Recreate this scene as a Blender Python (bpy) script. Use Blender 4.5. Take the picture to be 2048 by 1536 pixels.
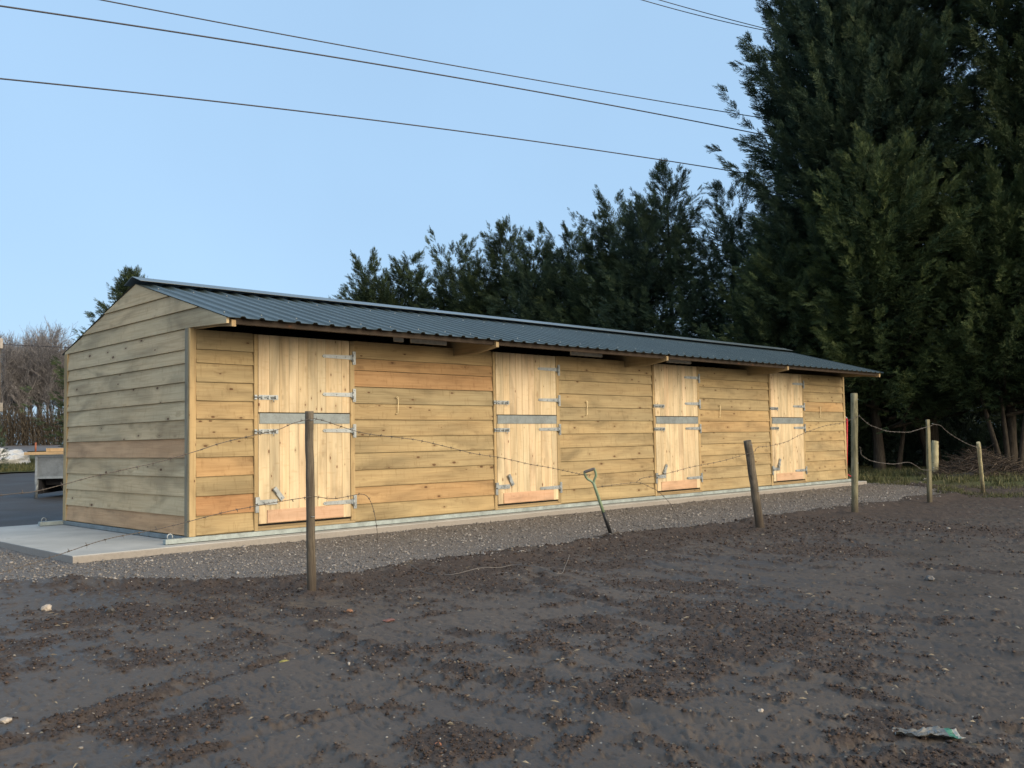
import bpy, math, random
import numpy as np
from mathutils import Matrix, Vector
random.seed(7); RS = np.random.RandomState(11)
for o in list(bpy.data.objects): bpy.data.objects.remove(o)
SC = bpy.context.scene
COL = SC.collection
# ------------------------------------------------------------------ camera
cx, cy, cz, ya, pi_, ro, fpx = -4.5338, -9.4989, .9451, .7757, .0607, -.018, 1876.83
Fv = Vector((math.sin(ya)*math.cos(pi_), math.cos(ya)*math.cos(pi_), math.sin(pi_)))
R0 = Vector((math.cos(ya), -math.sin(ya), 0)); U0 = R0.cross(Fv)
Rv = math.cos(ro)*R0 + math.sin(ro)*U0; Uv = -math.sin(ro)*R0 + math.cos(ro)*U0
cd = bpy.data.cameras.new("camera"); cam = bpy.data.objects.new("camera", cd); COL.objects.link(cam)
M = Matrix.Identity(4)
for i in range(3): M[i][0] = Rv[i]; M[i][1] = Uv[i]; M[i][2] = -Fv[i]
M[0][3], M[1][3], M[2][3] = cx, cy, cz
cam.matrix_world = M
cd.sensor_width = 36; cd.lens = 36*fpx/2048; cd.clip_end = 6000; cd.clip_start = .05
SC.camera = cam
SC.render.resolution_x = 1024; SC.render.resolution_y = 768
# ------------------------------------------------------------------ sky and sun
SUN_EL, SUN_AZ = math.radians(20), math.radians(170)      # azimuth clockwise from +Y
w = bpy.data.worlds.new("World"); SC.world = w; w.use_nodes = True
nt = w.node_tree; bg = nt.nodes["Background"]
sky = nt.nodes.new("ShaderNodeTexSky"); sky.sky_type = 'NISHITA'; sky.sun_disc = False
sky.sun_elevation = SUN_EL; sky.sun_rotation = SUN_AZ
sky.altitude = 0; sky.air_density = 1.0; sky.dust_density = 1.0; sky.ozone_density = 1.0
hz = nt.nodes.new("ShaderNodeMix"); hz.data_type = 'RGBA'; hz.inputs[0].default_value = .93   # thin even high haze over the clear sky
nt.links.new(sky.outputs[0], hz.inputs[6]); hz.inputs[7].default_value = (.92, 1.55, 2.38, 1)
tc = nt.nodes.new("ShaderNodeTexCoord"); dp = nt.nodes.new("ShaderNodeVectorMath"); dp.operation = 'DOT_PRODUCT'      # the haze glows warm on the sun's side
nt.links.new(tc.outputs['Generated'], dp.inputs[0]); dp.inputs[1].default_value = (math.sin(SUN_AZ), math.cos(SUN_AZ), 0)
mr = nt.nodes.new("ShaderNodeMapRange"); mr.interpolation_type = 'SMOOTHSTEP'; nt.links.new(dp.outputs['Value'], mr.inputs[0])
mr.inputs[1].default_value = -.12; mr.inputs[2].default_value = .75
gl = nt.nodes.new("ShaderNodeMix"); gl.data_type = 'RGBA'; nt.links.new(mr.outputs[0], gl.inputs[0])
gl.inputs[6].default_value = (.92, 1.43, 2.05, 1); gl.inputs[7].default_value = (3.4, 2.9, 2.35, 1)
wn = nt.nodes.new("ShaderNodeTexNoise"); nt.links.new(tc.outputs['Generated'], wn.inputs['Vector']); wn.inputs['Scale'].default_value = 2.6; wn.inputs['Detail'].default_value = 3
wr = nt.nodes.new("ShaderNodeMapRange"); nt.links.new(wn.outputs[0], wr.inputs[0]); wr.inputs[1].default_value = .3; wr.inputs[2].default_value = .7; wr.inputs[3].default_value = .955; wr.inputs[4].default_value = 1.035
wm = nt.nodes.new("ShaderNodeVectorMath"); wm.operation = 'SCALE'; nt.links.new(gl.outputs[2], wm.inputs[0]); nt.links.new(wr.outputs[0], wm.inputs['Scale'])
nt.links.new(wm.outputs[0], hz.inputs[7])
nt.links.new(hz.outputs[2], bg.inputs[0]); bg.inputs[1].default_value = .15
sd = bpy.data.lights.new("sun", 'SUN'); sd.energy = 1.0; sd.angle = math.radians(40); sd.color = (1, .83, .62)
so = bpy.data.objects.new("sun", sd); COL.objects.link(so)
sdir = Vector((math.sin(SUN_AZ)*math.cos(SUN_EL), math.cos(SUN_AZ)*math.cos(SUN_EL), math.sin(SUN_EL)))
so.rotation_euler = sdir.to_track_quat('Z', 'Y').to_euler(); so.location = (0, -30, 20)
SC.view_settings.view_transform = 'Standard'; SC.view_settings.look = 'None'
SC.view_settings.exposure = 1.55; SC.view_settings.gamma = 1
# ------------------------------------------------------------------ helpers
def tag(o, label=None, cat=None, group=None, kind=None):
    if label: o["label"] = label
    if cat: o["category"] = cat
    if group: o["group"] = group
    if kind: o["kind"] = kind
    return o
def empty(name, loc, label=None, cat=None, group=None, rz=0, parent=None):
    o = bpy.data.objects.new(name, None); COL.objects.link(o); o.location = loc; o.rotation_euler = (0, 0, rz)
    o.empty_display_size = .2
    if parent: o.parent = parent
    return tag(o, label, cat, group)
def mesh_np(name, V, F, mat, parent=None, fattr=None, pattr=None, smooth=False):
    """V (n,3); F a (k,3) or (k,4) array; fattr / pattr dicts of float arrays"""
    me = bpy.data.meshes.new(name); V = np.asarray(V, np.float32); F = np.asarray(F, np.int32)
    k, m = F.shape
    me.vertices.add(len(V)); me.vertices.foreach_set("co", V.ravel())
    me.loops.add(k*m); me.loops.foreach_set("vertex_index", F.ravel())
    me.polygons.add(k); me.polygons.foreach_set("loop_start", np.arange(k, dtype=np.int32)*m)
    me.polygons.foreach_set("loop_total", np.full(k, m, np.int32))
    if smooth: me.polygons.foreach_set("use_smooth", np.ones(k, bool))
    for a, d in (fattr or {}).items():
        at = me.attributes.new(a, 'FLOAT', 'FACE'); at.data.foreach_set("value", np.asarray(d, np.float32))
    for a, d in (pattr or {}).items():
        at = me.attributes.new(a, 'FLOAT', 'POINT'); at.data.foreach_set("value", np.asarray(d, np.float32))
    me.update(calc_edges=True); me.validate()
    me.materials.append(mat)
    o = bpy.data.objects.new(name, me); COL.objects.link(o)
    if parent: o.parent = parent
    return o
class MB:
    def __init__(s): s.v = []; s.f = []; s.r = []; s.t = []; s.sm = []
    def add(s, vs, fs, r=.5, t=.5, smooth=False):
        b = len(s.v); s.v += [tuple(map(float, x)) for x in vs]
        for f in fs: s.f.append([i+b for i in f]); s.r.append(r); s.t.append(t); s.sm.append(smooth)
        return s
    def box(s, x0, x1, y0, y1, z0, z1, r=.5, t=.5):
        vs = [(x, y, z) for z in (z0, z1) for y in (y0, y1) for x in (x0, x1)]
        return s.add(vs, [(0, 2, 3, 1), (4, 5, 7, 6), (0, 1, 5, 4), (2, 6, 7, 3), (0, 4, 6, 2), (1, 3, 7, 5)], r, t)
    def bbox(s, x0, x1, y0, y1, z0, z1, b=.004, r=.5, t=.5):
        """box with chamfered edges: 24 verts"""
        vs = []; ids = {}
        for i, x in enumerate((x0, x1)):
            for j, y in enumerate((y0, y1)):
                for k, z in enumerate((z0, z1)):
                    sx, sy, sz = (b if i == 0 else -b), (b if j == 0 else -b), (b if k == 0 else -b)
                    for a, p in enumerate(((x, y+sy, z+sz), (x+sx, y, z+sz), (x+sx, y+sy, z))):
                        ids[i, j, k, a] = len(vs); vs.append(p)
        F = []
        for i in (0, 1): F.append([ids[i, j, k, 0] for j, k in ((0, 0), (0, 1), (1, 1), (1, 0))])
        for j in (0, 1): F.append([ids[i, j, k, 1] for i, k in ((0, 0), (1, 0), (1, 1), (0, 1))])
        for k in (0, 1): F.append([ids[i, j, k, 2] for i, j in ((0, 0), (0, 1), (1, 1), (1, 0))])
        for i in (0, 1):
            for j in (0, 1): F.append([ids[i, j, 0, 0], ids[i, j, 0, 1], ids[i, j, 1, 1], ids[i, j, 1, 0]])
        for i in (0, 1):
            for k in (0, 1): F.append([ids[i, 0, k, 0], ids[i, 0, k, 2], ids[i, 1, k, 2], ids[i, 1, k, 0]])
        for j in (0, 1):
            for k in (0, 1): F.append([ids[0, j, k, 1], ids[0, j, k, 2], ids[1, j, k, 2], ids[1, j, k, 1]])
        for i in (0, 1):
            for j in (0, 1):
                for k in (0, 1): F.append([ids[i, j, k, 0], ids[i, j, k, 1], ids[i, j, k, 2]])
        return s.add(vs, F, r, t)
    def obox(s, c, X, Y, Z, hx, hy, hz, r=.5, t=.5):
        c, X, Y, Z = map(Vector, (c, X, Y, Z)); X.normalize(); Y.normalize(); Z.normalize()
        vs = [c+X*(a*hx)+Y*(b*hy)+Z*(d*hz) for d in (-1, 1) for b in (-1, 1) for a in (-1, 1)]
        return s.add(vs, [(0, 2, 3, 1), (4, 5, 7, 6), (0, 1, 5, 4), (2, 6, 7, 3), (0, 4, 6, 2), (1, 3, 7, 5)], r, t)
    def beam(s, a, b, w_, h, up=(0, 0, 1), r=.5, t=.5):
        a, b = Vector(a), Vector(b); X = (b-a); L = X.length; X.normalize(); Y = Vector(up).cross(X)
        if Y.length < 1e-3: Y = Vector((0, 1, 0)).cross(X)
        Y.normalize(); Z = X.cross(Y)
        return s.obox((a+b)/2, X, Y, Z, L/2, w_/2, h/2, r, t)
    def tube(s, pts, rad, n=8, r=.5, t=.5, caps=True, jit=0):
        P = [Vector(p) for p in pts]; m = len(P)
        if not hasattr(rad, '__len__'): rad = [rad]*m
        T = (P[1]-P[0]).normalized(); N = T.orthogonal().normalized(); vs = []
        for i, p in enumerate(P):
            T = ((P[min(i+1, m-1)]-P[max(i-1, 0)])).normalized()
            N = (N-T*N.dot(T)).normalized(); B = T.cross(N)
            for k in range(n):
                a = 2*math.pi*k/n; rr = rad[i]*(1+random.uniform(-jit, jit))
                vs.append(p+(N*math.cos(a)+B*math.sin(a))*rr)
        F = [(i*n+k, i*n+(k+1) % n, (i+1)*n+(k+1) % n, (i+1)*n+k) for i in range(m-1) for k in range(n)]
        s.add(vs, F, r, t, True)
        if caps:
            b = len(s.v)-len(vs)
            for ring, rev in ((0, True), (m-1, False)):
                f = [b+ring*n+k for k in range(n)]; f = f[::-1] if rev else f
                s.f.append(f); s.r.append(r); s.t.append(t); s.sm.append(False)
        return s
    def build(s, name, mat, parent=None, kind=None):
        me = bpy.data.meshes.new(name); me.from_pydata(s.v, [], s.f)
        me.attributes.new('rnd', 'FLOAT', 'FACE').data.foreach_set("value", s.r)
        me.attributes.new('tint', 'FLOAT', 'FACE').data.foreach_set("value", s.t)
        me.polygons.foreach_set("use_smooth", s.sm); me.update(); me.materials.append(mat)
        o = bpy.data.objects.new(name, me); COL.objects.link(o)
        if parent: o.parent = parent; 
        if kind: o["kind"] = kind
        return o
def local(parent, o):
    """o's mesh is in world coordinates: shift it under a parent empty that is not at the origin"""
    o.matrix_parent_inverse = Matrix.Translation(-parent.location) if parent.rotation_euler.z == 0 else parent.matrix_basis.inverted()
    return o
# ------------------------------------------------------------------ node materials
class NM:
    def __init__(s, name, rough=.6, metal=0, spec=.5):
        s.m = bpy.data.materials.new(name); s.m.use_nodes = True; s.nt = s.m.node_tree
        s.b = s.nt.nodes["Principled BSDF"]; s.b.inputs["Roughness"].default_value = rough
        s.b.inputs["Metallic"].default_value = metal; s.b.inputs["Specular IOR Level"].default_value = spec
    def n(s, t, **k):
        o = s.nt.nodes.new(t)
        for a, b in k.items():
            if hasattr(o, a): setattr(o, a, b)
            else: o.inputs[a].default_value = b
        return o
    def L(s, a, b): s.nt.links.new(a, b)
    def inp(s, i, v):
        if hasattr(v, 'is_linked') or isinstance(v, bpy.types.NodeSocket): s.L(v, i)
        else: i.default_value = v
    def coord(s, kind='Object'): return s.n('ShaderNodeTexCoord').outputs[kind]
    def mapv(s, v, scale=(1, 1, 1), loc=(0, 0, 0)):
        m = s.n('ShaderNodeMapping'); s.L(v, m.inputs[0]); m.inputs['Scale'].default_value = scale; m.inputs['Location'].default_value = loc
        return m.outputs[0]
    def noise(s, v, scale=1, det=4, rough=.5, dist=0, out=0):
        m = s.n('ShaderNodeTexNoise'); s.L(v, m.inputs['Vector']); m.inputs['Scale'].default_value = scale
        m.inputs['Detail'].default_value = det; m.inputs['Roughness'].default_value = rough; m.inputs['Distortion'].default_value = dist
        return m.outputs[out]
    def voro(s, v, scale=1, feat='F1', rnd=1, out='Distance'):
        m = s.n('ShaderNodeTexVoronoi'); m.feature = feat; s.L(v, m.inputs['Vector']); m.inputs['Scale'].default_value = scale
        m.inputs['Randomness'].default_value = rnd
        return m.outputs[out]
    def ramp(s, v, stops, interp='LINEAR'):
        m = s.n('ShaderNodeValToRGB'); s.inp(m.inputs[0], v); cr = m.color_ramp; cr.interpolation = interp
        while len(cr.elements) < len(stops): cr.elements.new(.5)
        for e, (p, c) in zip(cr.elements, stops):
            e.position = p; e.color = (c, c, c, 1) if not hasattr(c, '__len__') else tuple(c)+(1,)
        return m.outputs[0]
    def mix(s, f, a, b, mode='MIX'):
        m = s.n('ShaderNodeMix'); m.data_type = 'RGBA'; m.blend_type = mode
        s.inp(m.inputs[0], f); 
        for i, x in ((6, a), (7, b)):
            if hasattr(x, '__len__') and not isinstance(x, bpy.types.NodeSocket): m.inputs[i].default_value = tuple(x)+(1,)
            else: s.inp(m.inputs[i], x)
        return m.outputs[2]
    def math(s, op, a, b=0, c=0):
        m = s.n('ShaderNodeMath'); m.operation = op; s.inp(m.inputs[0], a); s.inp(m.inputs[1], b); s.inp(m.inputs[2], c); return m.outputs[0]
    def attr(s, name): m = s.n('ShaderNodeAttribute'); m.attribute_name = name; return m.outputs['Fac']
    def bump(s, h, strength=.3, dist=.01):
        m = s.n('ShaderNodeBump'); s.L(h, m.inputs['Height']); m.inputs['Strength'].default_value = strength; m.inputs['Distance'].default_value = dist
        s.L(m.outputs[0], s.b.inputs['Normal']); return m
    def col(s, c):
        s.inp(s.b.inputs['Base Color'], tuple(c)+(1,) if hasattr(c, '__len__') and not isinstance(c, bpy.types.NodeSocket) else c); return s
    def rgh(s, v): s.inp(s.b.inputs['Roughness'], v); return s
    def seeded(s, v):
        r = s.attr('rnd'); c = s.n('ShaderNodeCombineXYZ')
        for i, k in enumerate((37.3, 61.7, 23.9)): s.L(s.math('MULTIPLY', r, k), c.inputs[i])
        a = s.n('ShaderNodeVectorMath'); a.operation = 'ADD'; s.L(v, a.inputs[0]); s.L(c.outputs[0], a.inputs[1]); return a.outputs[0]
def wood(name, axis, tints, dark=.55, knots=.5, knotcol=(.09, .04, .018), rough=.75, knotscale=1., streak=.5):
    q = NM(name, rough, 0, .3); v = q.seeded(q.coord('Object'))
    def sc(al, ac): return tuple(al if i == axis else ac for i in range(3))
    # knots: oval cells, few of them filled
    kv = q.mapv(v, sc(4.6*knotscale, 10.5*knotscale)); kd = q.voro(kv, 1); kc = q.n('ShaderNodeSeparateColor'); q.L(q.voro(kv, 1, out='Color'), kc.inputs[0])
    has = q.math('GREATER_THAN', kc.outputs[0], 1-knots)
    size = q.math('MULTIPLY_ADD', kc.outputs[1], .085, .06)
    kn = q.math('MULTIPLY', q.math('LESS_THAN', kd, size), has)
    kn_soft = q.math('MULTIPLY', q.ramp(q.math('DIVIDE', kd, q.math('MULTIPLY', size, 3.2)), [(0, 1), (.25, .55), (1, 0)]), has)
    # grain bends round the knots
    off = q.n('ShaderNodeCombineXYZ')
    for i in range(3): q.L(q.math('MULTIPLY', kn_soft, 0 if i == axis else .05), off.inputs[i])
    va = q.n('ShaderNodeVectorMath'); va.operation = 'ADD'; q.L(v, va.inputs[0]); q.L(off.outputs[0], va.inputs[1]); gv = va.outputs[0]
    g1 = q.noise(q.mapv(gv, sc(.7, 26)), 1, 5, .62, 1.3)
    g2 = q.noise(q.mapv(gv, sc(2.2, 95)), 1, 3, .6, .4)
    g3 = q.noise(q.mapv(gv, sc(1.1, 4.5)), 1, 3, .5, .8)
    g4 = q.noise(q.mapv(gv, sc(26, 7)), 1, 2, .6)
    base = q.ramp(q.attr('tint'), [(i/(len(tints)-1) if len(tints) > 1 else 0, c) for i, c in enumerate(tints)])
    br = q.ramp(g3, [(.28, .66), (.5, 1.0), (.72, 1.2)])
    col = q.mix(1, base, br, 'MULTIPLY')
    dk = q.mix(1, col, (dark, dark*.86, dark*.72), 'MULTIPLY')
    f1 = q.ramp(g1, [(.36, 0), (.5, .18), (.70, 1)])
    col = q.mix(q.math('MULTIPLY', f1, streak), col, dk)
    col = q.mix(q.ramp(g2, [(.5, 0), (.8, .45)]), col, dk)
    col = q.mix(q.ramp(g4, [(.58, 0), (.74, .38)]), col, dk)
    g5 = q.noise(q.mapv(v, sc(.45, 1.3)), 1, 3, .6); col = q.mix(q.ramp(g5, [(.42, 0), (.62, .3)]), col, q.mix(1, col, (1.08, .90, .74), 'MULTIPLY'))
    col = q.mix(q.math('MULTIPLY', kn_soft, .6), col, q.mix(.5, dk, knotcol))
    col = q.mix(q.math('MULTIPLY', kn, .85), col, knotcol)
    q.col(col); q.bump(q.math('ADD', g1, q.math('MULTIPLY', g2, .5)), .25, .004)
    return q.m
M_BX = wood("treated_board_x", 0, [(.31, .27, .165), (.37, .30, .17), (.41, .325, .175), (.42, .295, .15), (.40, .235, .115), (.35, .18, .085)], .50, .60, knotscale=1.0)
M_BY = wood("treated_board_y", 1, [(.50, .425, .27), (.54, .45, .29), (.56, .465, .295), (.56, .44, .275), (.54, .375, .22), (.52, .34, .195)], .58, .46, knotscale=.85)
M_BZ = wood("door_board", 2, [(.57, .49, .33), (.63, .55, .375), (.62, .525, .35), (.64, .53, .365)], .74, .52, knotscale=1.35, streak=.6, knotcol=(.13, .055, .025))
M_KICK = wood("kick_board", 0, [(.56, .40, .27), (.55, .375, .26)], .74, .3)
M_TRZ = wood("trim_upright", 2, [(.27, .26, .20), (.36, .29, .16), (.42, .33, .18), (.46, .36, .20)], .62, .35, knotscale=1.4)
M_TRX = wood("trim_level", 0, [(.10, .08, .055), (.30, .24, .14), (.40, .31, .18)], .62, .35)
M_TRY = wood("rafter_timber", 1, [(.10, .08, .055), (.30, .24, .14), (.40, .31, .18)], .62, .35)
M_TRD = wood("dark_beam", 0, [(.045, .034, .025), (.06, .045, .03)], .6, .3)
M_RAW = wood("raw_timber", 0, [(.52, .41, .24), (.55, .36, .2)], .7, .3)
def galv(name, c=(.42, .46, .48), rough=.42, metal=.55):
    q = NM(name, rough, metal); v = q.coord('Object')
    n1 = q.voro(q.mapv(v, (1, 1, 1)), 60, out='Color'); n2 = q.noise(v, 9, 4, .6); bw = q.n('ShaderNodeRGBToBW'); q.L(n1, bw.inputs[0])
    a = q.mix(q.ramp(n2, [(.3, 0), (.7, 1)]), tuple(x*.68 for x in c), tuple(min(1, x*1.3) for x in c))
    q.col(q.mix(.25, a, q.mix(bw.outputs[0], tuple(x*.6 for x in c), tuple(min(1, x*1.3) for x in c))))
    q.rgh(q.ramp(n2, [(.3, rough-.1), (.7, rough+.15)])); return q.m
M_GALV = galv("galvanised_steel", (.33, .37, .39)); M_GALVD = galv("galvanised_sheet", (.22, .26, .275), .5, .4)
M_SKID = galv("painted_skid", (.31, .37, .375), .5, .2)
def plain(name, c, rough=.6, metal=0, var=.25, sc=12, bump=0):
    q = NM(name, rough, metal); n = q.noise(q.coord('Object'), sc, 5, .6)
    q.col(q.mix(q.ramp(n, [(.3, 0), (.7, 1)]), tuple(x*(1-var) for x in c), tuple(min(1, x*(1+var)) for x in c)))
    if bump: q.bump(n, bump, .01)
    return q.m
def roofmat():
    q = NM("roof_sheet_paint", .38, .0, .5); v = q.coord('Object')
    n = q.noise(v, 1.3, 4, .6); n2 = q.noise(q.mapv(v, (30, 2, 2)), 1, 3, .6)
    c = q.mix(q.ramp(n, [(.3, 0), (.7, 1)]), (.040, .060, .066), (.052, .077, .084))
    q.col(q.mix(q.ramp(n2, [(.5, 0), (.8, .25)]), c, (.08, .105, .115))); q.rgh(q.ramp(n2, [(.3, .32), (.7, .52)])); return q.m
M_ROOF = roofmat(); M_DARK = plain("dark_gap", (.01, .01, .012), .9)
# ------------------------------------------------------------------ value noise in numpy
def vnoise(x, y, seed=0):
    xi = np.floor(x).astype(np.int64); yi = np.floor(y).astype(np.int64); fx = x-xi; fy = y-yi
    fx = fx*fx*(3-2*fx); fy = fy*fy*(3-2*fy)
    def h(a, b):
        n = (a*374761393 + b*668265263 + seed*974634777) & 0xffffffff
        n = ((n ^ (n >> 13))*1274126177) & 0xffffffff
        return ((n ^ (n >> 16)) & 0xffff)/65535.
    return (h(xi, yi)*(1-fx)+h(xi+1, yi)*fx)*(1-fy)+(h(xi, yi+1)*(1-fx)+h(xi+1, yi+1)*fx)*fy
def fbm(x, y, o=4, seed=0, g=.5):
    s = 0; a = 1; t = 0
    for i in range(o):
        s = s+a*vnoise(x*2**i+17.3*i, y*2**i-9.1*i, seed+i); t += a; a *= g
    return s/t
def sstep(a, b, x): t = np.clip((x-a)/(b-a), 0, 1); return t*t*(3-2*t)
# ------------------------------------------------------------------ terrain
def rise(x, y): return .028*np.clip(y-15, 0, 45)-.0004*np.clip(y-60, 0, 1e9)*0
GB = [(-60, 1.5), (-6, .25), (-3.2, -.5), (-2.1, -1.05), (-1.26, -2.0), (-.7, -2.75), (-.05, -2.98), (1.05, -2.86), (3.06, -2.68), (5.7, -2.84), (10.8, -2.9), (13, -2.6), (14.6, -1.96), (16.3, -.2), (16.8, 1.5), (17, 30)]
def gravel_edge(x): return np.interp(x, [p[0] for p in GB], [p[1] for p in GB])
def gravel_in(x, y):          # >0 inside the gravel, in metres from its ragged edge
    n = (fbm(x*2.1, y*2.1, 5, 5, .62)-.5)*.85
    d = y-gravel_edge(x)+n
    return np.minimum(d, 16.5-x+n)
RUTS = [  # polyline, width, depth, crumb strength
 ([(-4.3, -5.75), (-3.41, -5.57), (-2.78, -5.45), (-2.41, -5.3), (-1.9, -5.21), (-1.5, -5.1)], .05, .022, .9),
 ([(-1.75, -5.17), (-1.78, -5.64), (-1.79, -6.13), (-1.74, -6.4)], .04, .016, .7),
 ([(-3.1, -6.35), (-2.82, -6.3), (-2.46, -6.2), (-2.22, -6.24), (-1.83, -6.22), (-1.27, -6.22)], .04, .014, .5),
 ([(-.99, -5.36), (-.96, -5.61), (-1.05, -5.97), (-1.11, -6.21)], .06, .02, 1),
 ([(1.2, -3.9), (.75, -4.32), (.33, -5.25), (.15, -6.26), (.21, -6.87)], .06, .025, .9),
 ([(-1.4, -6.3), (-1.46, -6.57), (-1.51, -6.88), (-1.74, -7.4), (-1.87, -7.68)], .05, .02, .6),
 ([(1.57, -4.92), (1.37, -5.85), (1.16, -6.7), (1.07, -7.34)], .07, .025, .6),
 ([(-1.65, -7.5), (-1.51, -7.81), (-1.23, -8.04)], .04, .016, .4),
 ([(-.38, -5.75), (-.44, -6.51), (-.56, -7.03)], .06, .022, .8),
 ([(-.64, -7.0), (-.68, -7.8), (-.65, -8.4)], .05, .02, .6),
 ([(3.11, -4.79), (3.31, -5.65), (3.25, -7.04)], .07, .022, .5),
 ([(-2.6, -4.2), (-1.9, -4.5), (-1.2, -4.75), (-.4, -4.9), (.2, -5.6)], .06, .015, .5),
 ([(2.2, -4.1), (1.9, -5.2), (2.1, -6.4)], .06, .02, .5), ([(4.8, -4.3), (4.6, -5.6), (4.9, -7)], .08, .025, .5),
 ([(6.2, -4.1), (6.3, -5.6), (6.7, -7)], .08, .025, .5), ([(8.5, -4.3), (8.7, -5.8), (9.2, -8)], .1, .03, .5)]
BLOBS = [(-1.18, -6.88, .5, .28), (-.37, -6.77, .42, .5), (.46, -6.74, .6, .5), (-1.59, -5.53, .22, .3), (-1.67, -5.99, .2, .2), (-2.13, -3.17, .5, .4), (-1.45, -3.6, .45, .4), (.33, -3.7, .7, .6), (1.85, -3.3, .7, .5), (2.73, -3.63, .7, .6), (-1.2, -4.27, .3, .3), (-2.46, -4.7, .22, .25), (-1.9, -4.81, .25, .2), (-3.35, -5.62, .35, .2), (-2.9, -5.85, .25, .15), (-1.12, -5.89, .2, .2), (-.43, -5.91, .3, .3), (-.25, -7.38, .3, .35), (1.23, -5.31, .4, .5), (-2.32, -6.76, .15, .15), (-2.3, -7.05, .2, .12), (3.99, -5.0, .7, .8), (5.5, -4.2, 1.2, .5), (8.5, -4.3, 1.4, .5), (6.39, -5.34, .8, 1.), (-1.18, -7.95, .2, .2), (-1.27, -8.3, .25, .2), (.53, -6.08, .3, .4), (-3.2, -4.2, .5, .3), (-2.6, -5.75, .12, .12), (11.5, -4.5, 1.5, .8), (-3.3, -3.1, .6, .4), (-2.6, -3.75, .5, .25), (-1.9, -7.2, .18, .1), (.1, -4.3, .5, .3), (1.9, -4.2, .5, .3)]
def segdist(x, y, P):
    d = np.full(x.shape, 1e9)
    for (ax, ay), (bx, by) in zip(P[:-1], P[1:]):
        vx, vy = bx-ax, by-ay; t = np.clip(((x-ax)*vx+(y-ay)*vy)/(vx*vx+vy*vy), 0, 1)
        d = np.minimum(d, np.hypot(x-ax-t*vx, y-ay-t*vy))
    return d
PB = [(-.79, -3.58), (5.33, -3.57), (7.70, -3.60), (10.42, -3.53), (13.2, -3.35), (3.5, -2.85)]      # soil heaped round the feet of the posts
TRK = [(-2.9, .16, .0), (-1.55, .17, .5), (.15, .18, .2), (1.35, .17, .9), (2.75, .19, .4), (4.3, .2, .1), (5.8, .2, .6), (7.6, .22, .3), (9.6, .25, .8), (12, .3, .5)]
def tracks(x, y):
    """wheel tracks running away from the barn: (0..1 inside a track, edge ridge, lug pattern)"""
    ins = np.zeros_like(x); rid = np.zeros_like(x); lug = np.zeros_like(x)
    for i, (tx, hw, ph) in enumerate(TRK):
        c = tx+.16*np.sin(y*.8+ph*7)-.10*(y+6)*(.25 if i % 2 else -.3); d = x-c; gate = sstep(.40, .56, vnoise(y*.55+i*7.7, y*0+i, 51+i))
        a = np.abs(d); k = (1-sstep(hw*.8, hw, a))*gate; ins = np.maximum(ins, k); rid = np.maximum(rid, np.exp(-((a-hw*1.12)/.035)**2)*gate)
        lug = np.maximum(lug, k*sstep(.25, .8, np.sin((y*1.0+a*.9)*2*np.pi/.13)))
    lo = sstep(-3.9, -4.4, y); return ins*lo, rid*lo, lug*lo
def crumb_mask(x, y):
    wx = x+(fbm(x*3, y*3, 3, 41)-.5)*.45; wy = y+(fbm(x*3, y*3, 3, 43)-.5)*.45
    m = np.zeros_like(x)
    for bx, by, rx, ry in BLOBS: m = np.maximum(m, 1.25*np.exp(-((wx-bx)/rx)**2-((wy-by)/ry)**2))
    for P, wd, dp, cs in RUTS: m = np.maximum(m, cs*np.exp(-(segdist(wx, wy, P)/(wd*1.7))**2))
    n = fbm(x*7, y*7, 5, 47, .68)
    far = sstep(8, 13, np.hypot(x-cx, y-cy))
    edge = gravel_edge(x)-y            # loose brown spoil along the gravel
    m = np.maximum(m, (.95*np.exp(-((edge-.45)/.62)**2)+.35*np.exp(-((edge-1.2)/1.0)**2))*sstep(-2.3, -1.2, x))
    ti, tr_, tl = tracks(x, y); m = np.maximum(m, .62*tr_); m = m*(1-.45*ti)
    sa = fbm((x*.12+y)*1.5, (x-y*.12)*11, 4, 33, .6); n = n*.40+sa*.24+.36*fbm(x*27, y*27, 4, 35, .8)
    for px_, py_ in PB: m = np.maximum(m, 1.1*np.exp(-((x-px_)**2+(y-py_)**2)/.03))
    m = m+.25*far
    return sstep(.40, .62, m*.56+(n-.5)*2.9+.17)
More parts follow.
